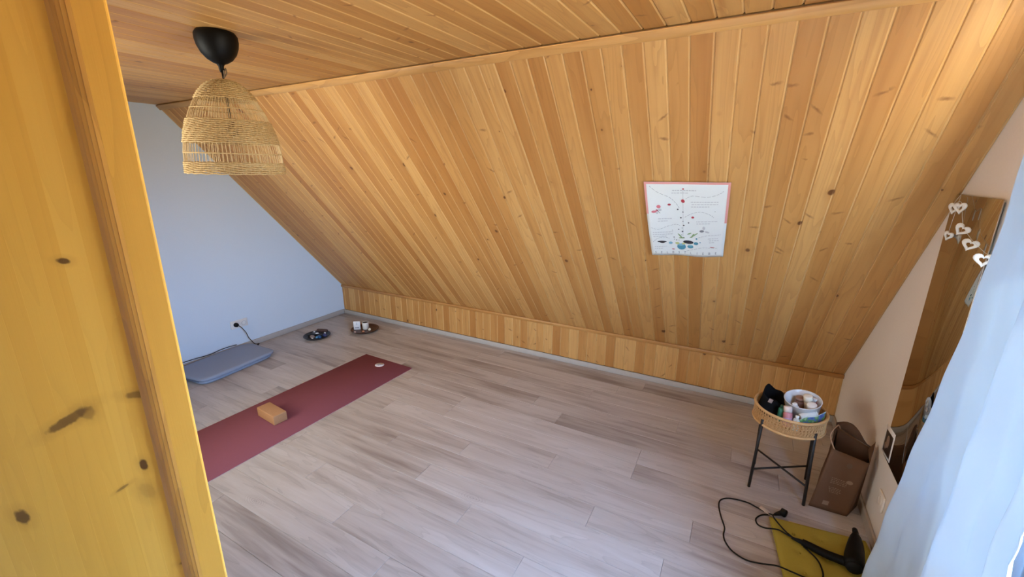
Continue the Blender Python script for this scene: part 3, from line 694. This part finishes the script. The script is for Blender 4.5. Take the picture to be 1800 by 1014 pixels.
# ------------------------------------------------------------------ folded mat, yoga mat, block
fm = thing('folded_mat', (.25, -1.56, 0), 'blue-grey folded cushion mat lying on the floor against the left wall', 'mat')
def slab(cx, y0, y1, x0, x1, z0, z1, rnd_, wav, seed):
    rg = random.Random(seed); ph_ = [rg.uniform(0, 6) for _ in range(6)]
    def outl(t):
        # superellipse outline 0..2pi
        c, s_ = math.cos(t), math.sin(t); n_ = 7
        k = (abs(c)**n_+abs(s_)**n_)**(-1/n_)
        return c*k, s_*k
    q = MB(); NS, NR = 72, 7; vs = []; fs = []
    cyc = (y0+y1)/2; cxx = (x0+x1)/2; hx = (x1-x0)/2; hy = (y1-y0)/2; h = z1-z0
    lev = [(.90, 0), (.985, .12), (1.0, .45), (.988, .78), (.955, .95), (.90, 1.0), (.6, 1.02), (.3, 1.0), (.0, 1.0)]
    for (sc__, hh) in lev:
        for j in range(NS):
            a, b_ = outl(2*PI*j/NS); wv = 1+wav*math.sin(3*2*PI*j/NS+ph_[0])*.5+wav*math.sin(5*2*PI*j/NS+ph_[1])*.5
            X = cxx+a*hx*sc__*(wv if sc__ > .5 else 1); Y = cyc+b_*hy*sc__*(wv if sc__ > .5 else 1)
            zz = z0+h*hh+(.0035*math.sin(X*13+ph_[2])*math.sin(Y*9+ph_[3]) if hh > .5 else 0); vs.append((X, Y, zz))
    for i in range(len(lev)-1):
        for j in range(NS): fs.append((i*NS+j, i*NS+(j+1) % NS, (i+1)*NS+(j+1) % NS, (i+1)*NS+j))
    q.add(vs, fs, True); return q
Rm = Matrix.Translation((.25, -1.56, 0)) @ Matrix.Rotation(math.radians(5), 4, 'Z') @ Matrix.Translation((-.25, 1.56, 0))
q = slab(0, -1.915, -1.215, .045, .50, .028, .062, 0, .012, 3); q.v = [Rm @ Vector(v) for v in q.v]; q.build('upper_layer', M['blue_cloth'], fm)
q = slab(0, -1.905, -1.235, .050, .485, .001, .030, 0, .012, 8); q.v = [Rm @ Vector(v) for v in q.v]; q.build('lower_layer', M['blue_cloth'], fm)
q = MB().tube([Rm @ Vector(p_) for p_ in bezpath([(.10, -1.912, .032), (.2, -1.918, .030), (.3, -1.917, .031), (.42, -1.905, .03)], 5)], .006, 6); q.build('fold_edge', M['blue_cloth_dark'], fm)

ym = thing('yoga_mat', (1.5, -1.7, 0), 'long dusty rose yoga mat rolled out on the floor', 'mat')
MT = Matrix.Translation((1.219, -.776, 0)) @ Matrix.Rotation(-math.radians(1.75), 4, 'Z')
def matsurf(a, b_): return MT @ Vector((.604*a, -1.83*b_, .006+.0012*math.sin(b_*9+a*3)*.3))
MB().bbox(0, .604, -1.83, 0, .0025, .0062, .0008, MT, 1).build('mat_sheet', M['mat_rose'], ym)
MB().bbox(-.0006, .6046, -1.8306, .0006, .0005, .0026, .0005, MT, 1).build('mat_underside', M['mat_edge'], ym)
SLb = MT @ Vector((.298, -.105, .0064))
MB().lathe([(.0, .0), (.044, 0), (.044, .0006), (.0, .0006)], SLb, 28, None, (1, .9)).build('round_logo', plain('white_print', (.72, .66, .66), .6), ym)
q = MB()
for k in range(3): q.box(SLb.x-.022+k*.001, SLb.x+.022-k*.006, SLb.y+.010-k*.012-.003, SLb.y+.010-k*.012+.003, SLb.z+.0007, SLb.z+.0011)
q.build('logo_mark', plain('grey_blue_print', (.25, .27, .38), .6), ym)

ck = Matrix.Translation((1.588, -1.902, .0064)) @ Matrix.Rotation(math.radians(-5), 4, 'Z')
blk_ = MB().bbox(-.230, 0, -.048, .048, .0002, .070, .006, ck, 3).build('yoga_block', M['cork'], origin=(1.47, -1.90, .0064))
tag(blk_, 'light brown cork yoga block lying on the rose yoga mat', 'block')

# ------------------------------------------------------------------ two trays in the far corner
def tray(name, c, R, mat, label, grp=None):
    t = thing(name, c, label, 'tray')
    MB().lathe([(0, 0.0005), (R*.80, .0005), (R*.86, .002), (R, .020), (R*1.01, .021), (R*.99, .0225), (R*.85, .0075), (R*.78, .005), (0, .005)], c, 44).build('dish', mat, t)
    q = MB().tube([Vector(c)+Vector((R*math.cos(2*PI*j/44), R*math.sin(2*PI*j/44), .0212)) for j in range(44)], .0024, 6, closed=True); q.build('rim', mat, t); return t
T1 = (.39, -.70, 0); T2 = (.70, -.315, 0)
tray('stone_tray', T1, .135, M['black_tray'], 'round dark tray heaped with stones and crystals, left of the two trays')
tray('candle_tray', T2, .150, M['dark_wood'], 'round dark brown wooden tray holding a white card and cup')
def stone(name, c, r_, col, label, seed, mat=None, rough=.45, group=None, cat='stone', rot=None):
    mt = mat or plain(name+'_surface', col, rough, var=.25, scale=60)
    R_ = Matrix.Translation(c) @ Matrix.Rotation(rot or 0, 4, 'Z') @ Matrix.Translation(-Vector(c))
    o = MB().blob(c, *r_, seed, R_, 2, .22).build(name, mt, origin=c); return tag(o, label, cat, group)
def at1(dx, dy, z): return Vector((T1[0]+dx, T1[1]+dy, z))
stone('grey_stone', at1(.015, -.065, .026), (.034, .024, .018), (.24, .19, .18), 'mottled grey stone at the front of the dark stone tray', 1)
stone('blue_stone', at1(.085, -.03, .024), (.034, .026, .016), (.02, .09, .22), 'deep blue stone on the right half of the dark tray', 2)
stone('light_blue_stone', at1(.075, -.055, .028), (.014, .016, .012), (.10, .26, .42), 'small light blue stone in front of the deep blue stone', 3)
stone('navy_stone', at1(.100, .025, .026), (.028, .020, .018), (.03, .04, .13), 'dark navy stone at the right rim of the dark tray', 4)
stone('dark_grey_stone', at1(-.055, .02, .025), (.036, .028, .018), (.06, .06, .07), 'dark grey stone on the left half of the stone tray', 5)
stone('black_stone', at1(-.070, -.035, .022), (.028, .022, .014), (.02, .02, .022), 'black pebble at the left front of the stone tray', 6)
stone('white_crystal', at1(-.038, .072, .034), (.020, .014, .016), (.75, .74, .72), 'white crystal at the back left of the stone tray', 7)
stone('white_pebble', at1(-.045, .005, .047), (.009, .008, .007), (.8, .8, .8), 'tiny white pebble on top of the dark grey stone', 8)
stone('long_white_crystal', at1(.018, -.008, .046), (.020, .007, .007), (.78, .78, .78), 'slim white crystal lying across the middle of the stones', 9, rot=.6)
stone('beige_crystal', at1(.050, -.095, .027), (.022, .009, .007), (.55, .5, .48), 'slim beige crystal at the front rim of the stone tray', 10, rot=-.2)
stone('small_white_crystal', at1(.062, .055, .034), (.010, .009, .012), (.78, .78, .8), 'little white crystal right of the brown roll', 14)
stone('black_gravel', at1(.025, .03, .024), (.045, .034, .016), (.025, .022, .025), 'broad black stone in the middle of the tray under the brown roll', 11)
rl = MB(); RT = Matrix.Translation(at1(.022, .055, .056)) @ Matrix.Rotation(math.radians(20), 4, 'Z') @ Matrix.Rotation(PI/2, 4, 'Y')
rl.lathe([(0, -.058), (.015, -.058), (.018, -.05), (.019, 0), (.018, .05), (.015, .058), (0, .058)], (0, 0, 0), 16, RT)
tag(rl.build('leather_roll', plain('dark_brown_leather', (.06, .03, .025), .6, var=.2), origin=at1(.022, .055, .056)), 'dark brown roll lying on top of the stones at the back', 'roll')
# candle tray contents
cd = thing('white_card_box', (.62, -.345, .005), 'white printed card box standing upright on the brown wooden tray', 'box')
CT = Matrix.Translation((.618, -.350, .0052)) @ Matrix.Rotation(math.radians(35), 4, 'Z')
MB().bbox(-.036, .036, -.008, .008, 0, .098, .0015, CT, 1).build('box_body', plain('white_card', (.78, .80, .82), .5), cd)
q = MB()
for a, b_ in ((-.020, -.012), (-.010, -.004), (-.001, .008), (.010, .021)): q.box(a, b_, -.0088, -.0081, .020, .029, CT)
q.build('dark_print', plain('dark_blue_print', (.05, .06, .12), .5), cd)
q = MB().box(-.004, .004, -.0088, -.0081, .055, .085, CT); q.box(-.012, .012, -.0088, -.0081, .062, .065, CT); q.build('pale_print', plain('pale_blue_print', (.50, .57, .64), .5), cd)
cu = thing('white_cup', (.685, -.298, .005), 'white cup holding a dark candle beside the card on the brown tray', 'cup')
cpos = (.688, -.290, .0052)
MB().lathe([(0, 0), (.030, 0), (.034, .004), (.036, .082), (.034, .083), (.0325, .08), (.032, .055), (0, .055)], cpos, 28).build('cup_body', plain('white_ceramic', (.70, .69, .64), .35), cu)
q = MB().lathe([(0, .078), (.030, .078), (.0325, .072), (.0315, .056), (0, .056)], cpos, 24); q.tube([(cpos[0], cpos[1], .08), (cpos[0]+.002, cpos[1], .096)], .0012, 5); q.build('dark_candle', plain('black_wax', (.02, .018, .018), .5), cu)
stone('white_tealight_stone', Vector((.768, -.310, .020)), (.016, .014, .015), (.80, .76, .60), 'round cream stone right of the cup on the brown tray', 20)
stone('orange_stone', Vector((.742, -.375, .014)), (.017, .013, .010), (.50, .20, .10), 'orange-brown stone in front of the white cup', 21)
stone('pink_stone', Vector((.672, -.432, .013)), (.012, .010, .009), (.66, .48, .42), 'pale pink pebble at the front of the brown tray', 22)
stone('brown_pebble', Vector((.60, -.405, .011)), (.012, .009, .007), (.28, .12, .07), 'small brown pebble left in front of the card box', 23)

# ------------------------------------------------------------------ side table with basket tray
TC = Vector((4.655, -.893, 0)); TR = .167
tb = thing('side_table', TC, 'round rattan basket side table on thin black metal legs by the knee wall', 'table')
feet = [Vector((4.547, -.777, 0)), Vector((4.519, -1.012, 0)), Vector((4.777, -1.031, 0)), Vector((4.808, -.79, 0))]
tops = []
for i, ft in enumerate(feet):
    d = (ft-TC); d.normalize(); tp = TC+d*(TR*.985+.002); tp.z = .432; tops.append(tp)
    q = MB().tube([ft+Vector((0, 0, .0005)), ft+(tp-ft)*.5, tp], .0078, 10); q.build('leg', M['black_metal'], tb)
def onleg(i, z): ft, tp = feet[i], tops[i]; return ft+(tp-ft)*(z/tp.z)
MB().tube([onleg(0, .105), onleg(2, .115)], .0055, 8).build('crossbar', M['black_metal'], tb)
MB().tube([onleg(1, .118), onleg(3, .092)], .0055, 8).build('crossbar', M['black_metal'], tb)
# basket: bottom hoop, top hoop, woven cane wall, base disc
ZB, ZT = .402, .487
bk = MB()
bk = bk.lathe([(TR-.010, ZB+.006), (TR-.002, ZB+.006), (TR-.002, ZB+.012), (0, ZB+.012), (0, ZB+.006)], (TC.x, TC.y, 0), 48).build('basket_base', M['rattan'], tb)
for zz, rr_ in ((ZT, .0075), (ZB, .0068)):
    MB().tube([(TC.x+TR*math.cos(2*PI*j/64), TC.y+TR*math.sin(2*PI*j/64), zz) for j in range(64)], rr_, 8, closed=True).build('hoop', M['rattan'], tb)
wv = MB(); NV = 64
def cp_(t, z, dr_=0): return (TC.x+(TR-.001+dr_)*math.cos(t), TC.y+(TR-.001+dr_)*math.sin(t), z)
for j in range(NV):
    t = 2*PI*j/NV; wv.tube([cp_(t-.014, ZB), cp_(t-.014, ZT)], .0014, 4, cap=False); wv.tube([cp_(t+.014, ZB), cp_(t+.014, ZT)], .0014, 4, cap=False)
    t1 = 2*PI*(j+3.6)/NV; n_ = 6
    wv.tube([cp_(t+(t1-t)*k/n_, ZB+(ZT-ZB)*k/n_, .002) for k in range(n_+1)], .0014, 4, cap=False)
    wv.tube([cp_(t1-(t1-t)*k/n_, ZB+(ZT-ZB)*k/n_, -.002) for k in range(n_+1)], .0014, 4, cap=False)
for z in (.422, .4365, .451, .4655): 
    for dz in (-.0022, .0022): wv.tube([cp_(2*PI*j/64, z+dz) for j in range(64)], .0014, 4, closed=True)
wv = wv.build('cane_weave', M['rattan'], tb); wv['kind'] = 'stuff'

# contents of the basket (base top z = .414)
BZ = .4145
def tp_(dx, dy, z=0): return Vector((TC.x+dx, TC.y+dy, BZ+z))
# black pouch at left back
def pouch(a, b_):
    t = 2*PI*a; hh = b_
    ex = 1-.25*hh; R = .060*ex
    k = 1+.12*math.sin(2*t+1)+.05*math.sin(5*t+hh*4)
    z = BZ+.003+hh*(.098+.034*math.cos(t-2.4)+.010*math.sin(3*t))
    return Vector((TC.x-.086+R*k*1.05*math.cos(t)+(.010*hh), TC.y+.030+R*k*1.35*math.sin(t)+.02*hh, z))
q = MB().shell(pouch, 40, 10, (0, 0, .001)); pz = tp_(-.086, .03)
q.lathe([(0, .002), (.05, .002), (.054, .01), (.045, .055), (.03, .07), (0, .075)], (pz.x, pz.y, BZ), 20)
po_ = thing('black_pouch', pz, 'black cosmetic pouch standing at the left of the rattan basket', 'pouch'); q.build('pouch_body', plain('black_fabric', (.008, .008, .009), .9, spec=.1), po_)
MB().bbox(-.010, .010, -.002, .002, -.012, .012, .002, Matrix.Translation((pz.x-.012, pz.y-.062, BZ+.098)) @ Matrix.Rotation(.3, 4, 'Y')).build('metal_badge', plain('dull_metal_badge', (.42, .33, .3), .4, .3), po_)
def bottle(name, base_, top, prof, mats, label, cat='bottle', sc_=(1, 1)):
    d = (Vector(top)-Vector(base_)); L = d.length; rot = d.to_track_quat('Z', 'Y').to_matrix().to_4x4(); T = Matrix.Translation(base_) @ rot
    t = thing(name, base_, label, cat)
    for (pn, pr_, mt) in zip(('body', 'cap', 'print'), prof, mats): MB().lathe([(a, b_*L) for a, b_ in pr_], (0, 0, 0), 20, T, sc_).build(name_part(pn), mt, t)
    return t
def name_part(p_): return {'body': 'body', 'cap': 'cap', 'print': 'print_band'}[p_]
BODY = lambda r_, h=.75: [(0, 0), (r_*.85, 0), (r_, .04), (r_, h-.08), (r_*.8, h-.02), (r_*.45, h), (0, h)]
CAP = lambda r_, h=.75: [(0, h), (r_, h+.005), (r_, .97), (r_*.85, 1.0), (0, 1.0)]
bottle('green_bottle', tp_(-.046, -.060, .004), tp_(-.042, -.052, .098), (BODY(.016, .85), CAP(.010, .85)), (plain('green_glass', (.03, .16, .09), .2), plain('dark_green_cap', (.02, .08, .05), .4)), 'slim green bottle between the black pouch and the pink bottle')
bottle('pink_bottle', tp_(-.010, -.098, .004), tp_(-.020, -.068, .108), (BODY(.022, .72), CAP(.020, .72), [(.0224, .22), (.0226, .25), (.0226, .42), (.0224, .45)]), (plain('pink_plastic', (.62, .25, .27), .3), plain('cream_cap', (.80, .66, .58), .35), plain('lilac_print', (.62, .42, .60), .4)), 'pink bottle with cream cap at the front of the basket')
bottle('red_brown_bottle', tp_(-.024, -.045, .004), tp_(-.016, -.035, .085), (BODY(.014, .8), CAP(.009, .8)), (plain('red_brown_plastic', (.28, .06, .04), .3), plain('brown_cap', (.2, .07, .04), .4)), 'small red-brown bottle just behind the pink bottle')
# large clear-white tub leaning
tub = thing('white_tub', tp_(.045, .02, .01), 'large translucent white round tub leaning in the basket and holding bottles', 'tub')
TT = Matrix.Translation(tp_(.062, .024, .004)) @ Matrix.Rotation(math.radians(10), 4, 'X') @ Matrix.Rotation(math.radians(-6), 4, 'Y')
MB().lathe([(0, .001), (.060, .001), (.066, .006), (.084, .128), (.087, .130), (.086, .133), (.081, .131), (.063, .008), (.058, .004), (0, .004)], (0, 0, 0), 40, TT).build('tub_wall', plain('milky_plastic', (.76, .76, .74), .25, trans=.12), tub)
def inT(x, y, z): return TT @ Vector((x, y, z))
bottle('brown_jar', inT(-.012, .030, .03), inT(-.008, .036, .118), (BODY(.026, .8), CAP(.022, .8)), (plain('brown_plastic', (.20, .09, .06), .35), plain('brown_lid', (.26, .14, .10), .4)), 'brown jar at the back inside the white tub', 'jar')
bottle('white_tube', inT(-.030, -.026, .012), inT(-.038, -.044, .128), (BODY(.019, .85), CAP(.012, .85)), (plain('white_tube_plastic', (.74, .73, .70), .35), plain('white_tube_cap', (.80, .80, .78), .35)), 'upright white tube at the left front inside the tub', 'tube')
bottle('cream_jar', inT(.030, .010, .06), inT(.022, .012, .150), (BODY(.020, .60), CAP(.021, .60)), (plain('cream_jar_plastic', (.72, .64, .52), .4), plain('cream_lid', (.80, .72, .58), .4)), 'cream coloured jar sticking up in the middle of the tub', 'jar')
bottle('white_pot', inT(.040, -.022, .055), inT(.038, -.032, .128), (BODY(.022, .55), CAP(.023, .55)), (plain('white_pot_plastic', (.7, .68, .64), .35), plain('ribbed_white_lid', (.76, .73, .68), .4)), 'ribbed white pot beside the cream jar in the tub', 'pot')
bottle('red_tube', inT(.034, .022, .02), inT(.056, .026, .128), (BODY(.018, .8), CAP(.011, .8)), (plain('raspberry_plastic', (.42, .06, .08), .35), plain('white_cap', (.78, .74, .70), .35)), 'raspberry red tube with white cap at the right of the tub', 'tube')
bottle('lying_white_tube', tp_(.036, -.086, .070), tp_(.112, -.050, .094), (BODY(.015, .9), CAP(.012, .9)), (plain('matte_white_plastic', (.72, .72, .66), .45), plain('pale_cap', (.72, .72, .68), .4)), 'white tube lying slanted across the front of the basket', 'tube')
bottle('small_white_bottle', tp_(.022, -.118, .004), tp_(.024, -.100, .082), (BODY(.017, .78), CAP(.009, .78)), (plain('glossy_white_plastic', (.72, .78, .72), .3), plain('small_white_cap', (.8, .8, .78), .3)), 'small white pump bottle at the front rim of the basket')
# green-blue printed wipes pack
wp = thing('printed_pack', tp_(.085, -.10, .04), 'green and blue printed soft pack at the right front of the basket', 'pack')
def pk(a, b_, s_=1): 
    x = -.010+.150*a; base_ = tp_(.030+.115*a, -.118+.070*a, .018+.040*a+.045*b_+.006*math.sin(a*7))
    return base_+Vector((-.008, -.012, 0))*s_*math.sin(PI*a)**.5*math.sin(PI*min(1, b_*.9+.05))
mt, nt, b_ = new_mat('pack_print'); t = N(nt, 'TexCoord'); nn = noise(nt, t.outputs['Object'], 38, 2, .5); 
col = ramp(nt, nn, ((.30, (.05, .10, .30)), (.45, (.12, .20, .40)), (.50, (.08, .25, .08)), (.60, (.20, .38, .14)), (.72, (.55, .62, .52)))); ln(nt, col, b_.inputs['Base Color']); b_.inputs['Roughness'].default_value = .3
MB().shell(lambda a, b2: pk(a, b2, 1), 14, 8, (.004, .008, 0)).build('pack_body', mt, wp)
MB().shell(lambda a, b2: pk(a, .96+.14*b2, 0)+Vector((.002, .003, 0)), 14, 1, (.002, .003, 0)).build('sealed_edge', plain('white_foil', (.62, .66, .60), .3), wp)

# ------------------------------------------------------------------ brown paper bag
bgx = thing('paper_bag', (4.90, -.95, 0), 'open brown kraft paper bag leaning on the right wall behind the table', 'bag')
bb = [Vector((4.800, -1.020, .001)), Vector((4.966, -1.017, .001)), Vector((5.026, -.905, .001)), Vector((4.858, -.885, .001))]
tt = [Vector((4.848, -1.000, .360)), Vector((5.004, -1.000, .326)), Vector((5.036, -.900, .352)), Vector((4.868, -.885, .432))]
def quad(a, b_, c, d, nu, nv, seed, amp=.004):
    rg = random.Random(seed); ps = [rg.uniform(0, 6) for _ in range(4)]; nrm = (b_-a).cross(d-a).normalized()
    def fn(s_, t):
        p_ = a*(1-s_)*(1-t)+b_*s_*(1-t)+c*s_*t+d*(1-s_)*t; e = math.sin(PI*s_)*math.sin(PI*min(t, .9))
        return p_+nrm*amp*.8*e*(math.sin(s_*6+ps[0])+math.sin(t*7+ps[1])+.6*math.sin(s_*11+t*9+ps[2]))
    return fn
sides = [('front_panel', 0, 1), ('right_panel', 1, 2), ('back_panel', 2, 3), ('left_panel', 3, 0)]
ctr = sum(bb, Vector())/4; front_fn = None
for i, (nm, a, b_) in enumerate(sides):
    fn = quad(bb[a], bb[b_], tt[b_], tt[a], 12, 14, i+3); inn = ctr-(bb[a]+bb[b_])/2; inn.z = 0; inn.normalize()
    if i == 0: front_fn = fn
    q = MB().shell(fn, 12, 14, inn*.0012)
    if nm == 'right_panel': q.add([tt[1], tt[2], tt[2]+Vector((-.004, -.01, .055)), tt[1]+Vector((-.010, .03, .062))], [(0, 1, 2, 3)])
    q.build(nm, M['kraft'], bgx)
# torn, higher back edge with the zigzag of the open mouth
bz = [(0, 0), (.25, .0), (.55, 0), (.8, 0), (1, 0)]
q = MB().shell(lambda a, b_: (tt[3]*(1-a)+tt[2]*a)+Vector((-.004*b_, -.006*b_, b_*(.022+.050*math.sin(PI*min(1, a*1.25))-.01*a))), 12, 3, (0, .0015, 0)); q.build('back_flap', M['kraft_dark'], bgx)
q = MB()
for i, (nm, a, b_) in enumerate(sides):
    inn = ctr-(bb[a]+bb[b_])/2; inn.z = 0; inn.normalize(); o_ = inn*.011
    q.grid(lambda s_, t, a=a, b_=b_, o_=o_: bb[a]*(1-s_)*(1-t)+bb[b_]*s_*(1-t)+(tt[b_]-Vector((0, 0, .004)))*s_*t+(tt[a]-Vector((0, 0, .004)))*(1-s_)*t+o_, 4, 4)
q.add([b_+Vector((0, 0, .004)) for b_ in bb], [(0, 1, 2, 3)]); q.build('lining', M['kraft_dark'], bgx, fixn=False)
q = MB().tube(bezpath([tt[3]+Vector((.02, 0, -.01)), tt[3]+Vector((.0, -.03, .02)), tt[0]+Vector((-.012, .03, .055)), tt[0]+Vector((.012, .004, -.008))], 6), .0035, 6); q.build('handle', plain('twisted_paper_handle', (.40, .24, .14), .8), bgx)
palep = plain('pale_bag_print', (.27, .165, .10), .8); pn = Vector((-.02, -1, .05)).normalized()
def fp(s_, t, off=.0018): return front_fn(s_, t)+Vector((0, -1, 0))*off
def patch(q, s0, s1, t0, t1, n_=4): q.grid(lambda a, b_: fp(s0+(s1-s0)*a, t0+(t1-t0)*b_), n_, n_)
q = MB()
rgb = random.Random(4)
for k in range(4):
    s_ = .28
    while s_ < .66: w_ = rgb.uniform(.02, .06); patch(q, s_, s_+w_, .56-k*.028+s_*.02, .572-k*.028+s_*.02, 1); s_ += w_+.018
for k in range(4):
    s_ = .30+.02*k
    while s_ < .60: w_ = rgb.uniform(.02, .05); patch(q, s_, s_+w_, .40-k*.026, .412-k*.026, 1); s_ += w_+.02
q.build('printed_lines', palep, bgx, fixn=False)['kind'] = 'stuff'
q = MB(); q.add([fp(.74+.085*math.cos(2*PI*j/14), .585+.032*math.sin(2*PI*j/14)) for j in range(14)], [tuple(range(14))]); q.build('pale_oval_print', palep, bgx, fixn=False)
q = MB(); patch(q, .30, .46, .095, .165); q.build('pale_square_print', palep, bgx, fixn=False)
q = MB(); q.add([fp(.58+.075*math.cos(2*PI*j/14), .845+.042*math.sin(2*PI*j/14)) for j in range(14)], [tuple(range(14))]); q.build('dark_round_print', plain('dark_bag_print', (.12, .07, .04), .8), bgx, fixn=False)

# ------------------------------------------------------------------ mustard cushion
cs = thing('seat_cushion', (4.81, -1.42, 0), 'mustard yellow square tufted seat cushion on the floor under the hair dryer', 'cushion')
CM = Matrix.Translation((4.612, -1.235, 0)) @ Matrix.Rotation(math.radians(7), 4, 'Z')
CSZ = .400
tuft = [(a, b_) for a in (.22, .5, .78) for b_ in (.22, .5, .78)]
def cush(a, b_, s_):
    e = (1-abs(2*a-1)**5)*(1-abs(2*b_-1)**5); h = .019*max(0, e)**.45
    for (p_, q_) in tuft: h -= .010*math.exp(-((a-p_)**2+(b_-q_)**2)/.0028)*(e > .02)
    h = max(h, .0); h += .0015*math.sin(a*31+b_*17)*e
    ins = .004*math.sin(PI*b_*3)
    return CM @ Vector((a*CSZ, -b_*CSZ, .019+s_*h if s_ > 0 else max(.001, .019-h*.95)))
q = MB().grid(lambda a, b_: cush(a, b_, 1), 44, 44); q.grid(lambda a, b_: cush(a, b_, -1), 44, 44); q.build('cushion_body', M['mustard'], cs)
q = MB().tube([CM @ Vector((x_*CSZ, -y_*CSZ, .019)) for x_, y_ in ([(i/10, 0) for i in range(10)]+[(1, i/10) for i in range(10)]+[(1-i/10, 1) for i in range(10)]+[(0, 1-i/10) for i in range(10)])], .0028, 6, closed=True); q.build('piping', M['mustard'], cs)
for (p_, q_) in tuft: MB().lathe([(0, .004), (.005, .003), (.007, 0), (0, -.001)], CM @ Vector((p_*CSZ, -q_*CSZ, .0285)), 10).build('tuft_button', M['mustard'], cs)
MB().bbox(.085, .145, .0, .030, .014, .0165, .0006, CM @ Matrix.Rotation(-.15, 4, 'Z'), 1).build('sewn_label', M['beige'], cs)

# ------------------------------------------------------------------ hair dryer with cable
hd = thing('hair_dryer', (4.92, -1.40, .04), 'black hair dryer lying on the mustard cushion with its cable looped on the floor', 'hair dryer')
HM = frame(Vector((.99, -.12, 0)).normalized(), Vector((-.12, -.99, 0)).normalized(), Vector((0, 0, -1)), Vector((0, 0, 0)))
bp_ = [(4.955, -1.225), (4.950, -1.260), (4.943, -1.30), (4.935, -1.34), (4.925, -1.385), (4.916, -1.43), (4.912, -1.452)]
rr = [.010, .022, .029, .034, .037, .038, .032]
q = MB().tube([(a, b_, .078) for a, b_ in bp_], rr, 20); q.build('barrel', M['black_plastic'], hd)
MB().tube([(4.9565, -1.200, .078), (4.9555, -1.226, .078)], [.0105, .0125], 14).build('nozzle', M['black_rubber'], hd)
q = MB().tube([(4.911, -1.454, .078), (4.910, -1.461, .078)], [.030, .027], 20); 
q.build('air_inlet_grille', M['black_rubber'], hd)
hp = bezpath([(4.918, -1.425, .070), (4.88, -1.418, .064), (4.82, -1.408, .060), (4.765, -1.390, .058), (4.735, -1.379, .056)], 4); nh = len(hp)
q = MB().tube(hp, [.021-.006*i/(nh-1) for i in range(nh)], 14); q.build('handle', M['black_plastic'], hd)
MB().tube(bezpath([(4.737, -1.380, .056), (4.715, -1.372, .052), (4.695, -1.362, .046)], 4), [.012, .011, .0105, .010, .009, .008, .007, .006, .005], 10).build('strain_relief', M['black_rubber'], hd)
cz = .0045; ch = .043
path = [(4.640, -1.192, .010), (4.612, -1.200, cz), (4.576, -1.223, cz), (4.553, -1.262, cz), (4.560, -1.298, cz), (4.590, -1.325, .02), (4.640, -1.335, ch), (4.680, -1.352, ch+.003), (4.708, -1.368, .052)]
MB().tube(bezpath(path, 8), .0036, 7).build('cable', M['black_rubber'], hd)
path = [(4.706, -1.366, .049), (4.678, -1.340, ch+.004), (4.655, -1.305, ch), (4.630, -1.262, ch-.002), (4.622, -1.225, .030), (4.610, -1.196, .008), (4.586, -1.182, cz), (4.555, -1.172, cz), (4.515, -1.158, cz), (4.455, -1.163, cz), (4.410, -1.180, cz), (4.382, -1.215, cz), (4.380, -1.265, cz), (4.395, -1.335, cz), (4.414, -1.400, cz),
        (4.412, -1.450, cz), (4.422, -1.492, cz), (4.455, -1.535, cz), (4.512, -1.556, cz), (4.572, -1.562, .022), (4.628, -1.566, .044), (4.682, -1.570, .045), (4.735, -1.574, .045), (4.772, -1.566, .045), (4.796, -1.540, .045), (4.800, -1.500, .046), (4.785, -1.445, .048), (4.74, -1.392, .046)]
MB().tube(bezpath(path, 8), .0036, 7).build('cable', M['black_rubber'], hd)
q = MB().tube([(4.637, -1.193, .012), (4.652, -1.182, .014), (4.668, -1.172, .018)], [.006, .010, .013], 10)
q.lathe([(0, -.012), (.019, -.012), (.020, .010), (.016, .014), (0, .014)], (0, 0, 0), 18, Matrix.Translation((4.676, -1.170, .0215)) @ Matrix.Rotation(1.1, 4, 'Z') @ Matrix.Rotation(PI/2, 4, 'X')); q.build('plug', M['black_rubber'], hd)
LT = Matrix.Translation((4.594, -1.186, .012)) @ Matrix.Rotation(-.35, 4, 'Z') @ Matrix.Rotation(.2, 4, 'Y')
q = MB().bbox(-.026, .022, -.012, .016, 0, .0012, .0004, LT, 1); q.bbox(-.004, .040, -.018, -.008, .002, .0032, .0004, LT @ Matrix.Rotation(.25, 4, 'Z'), 1); q.build('cable_label', M['beige'], hd)
bpy.context.view_layer.update()
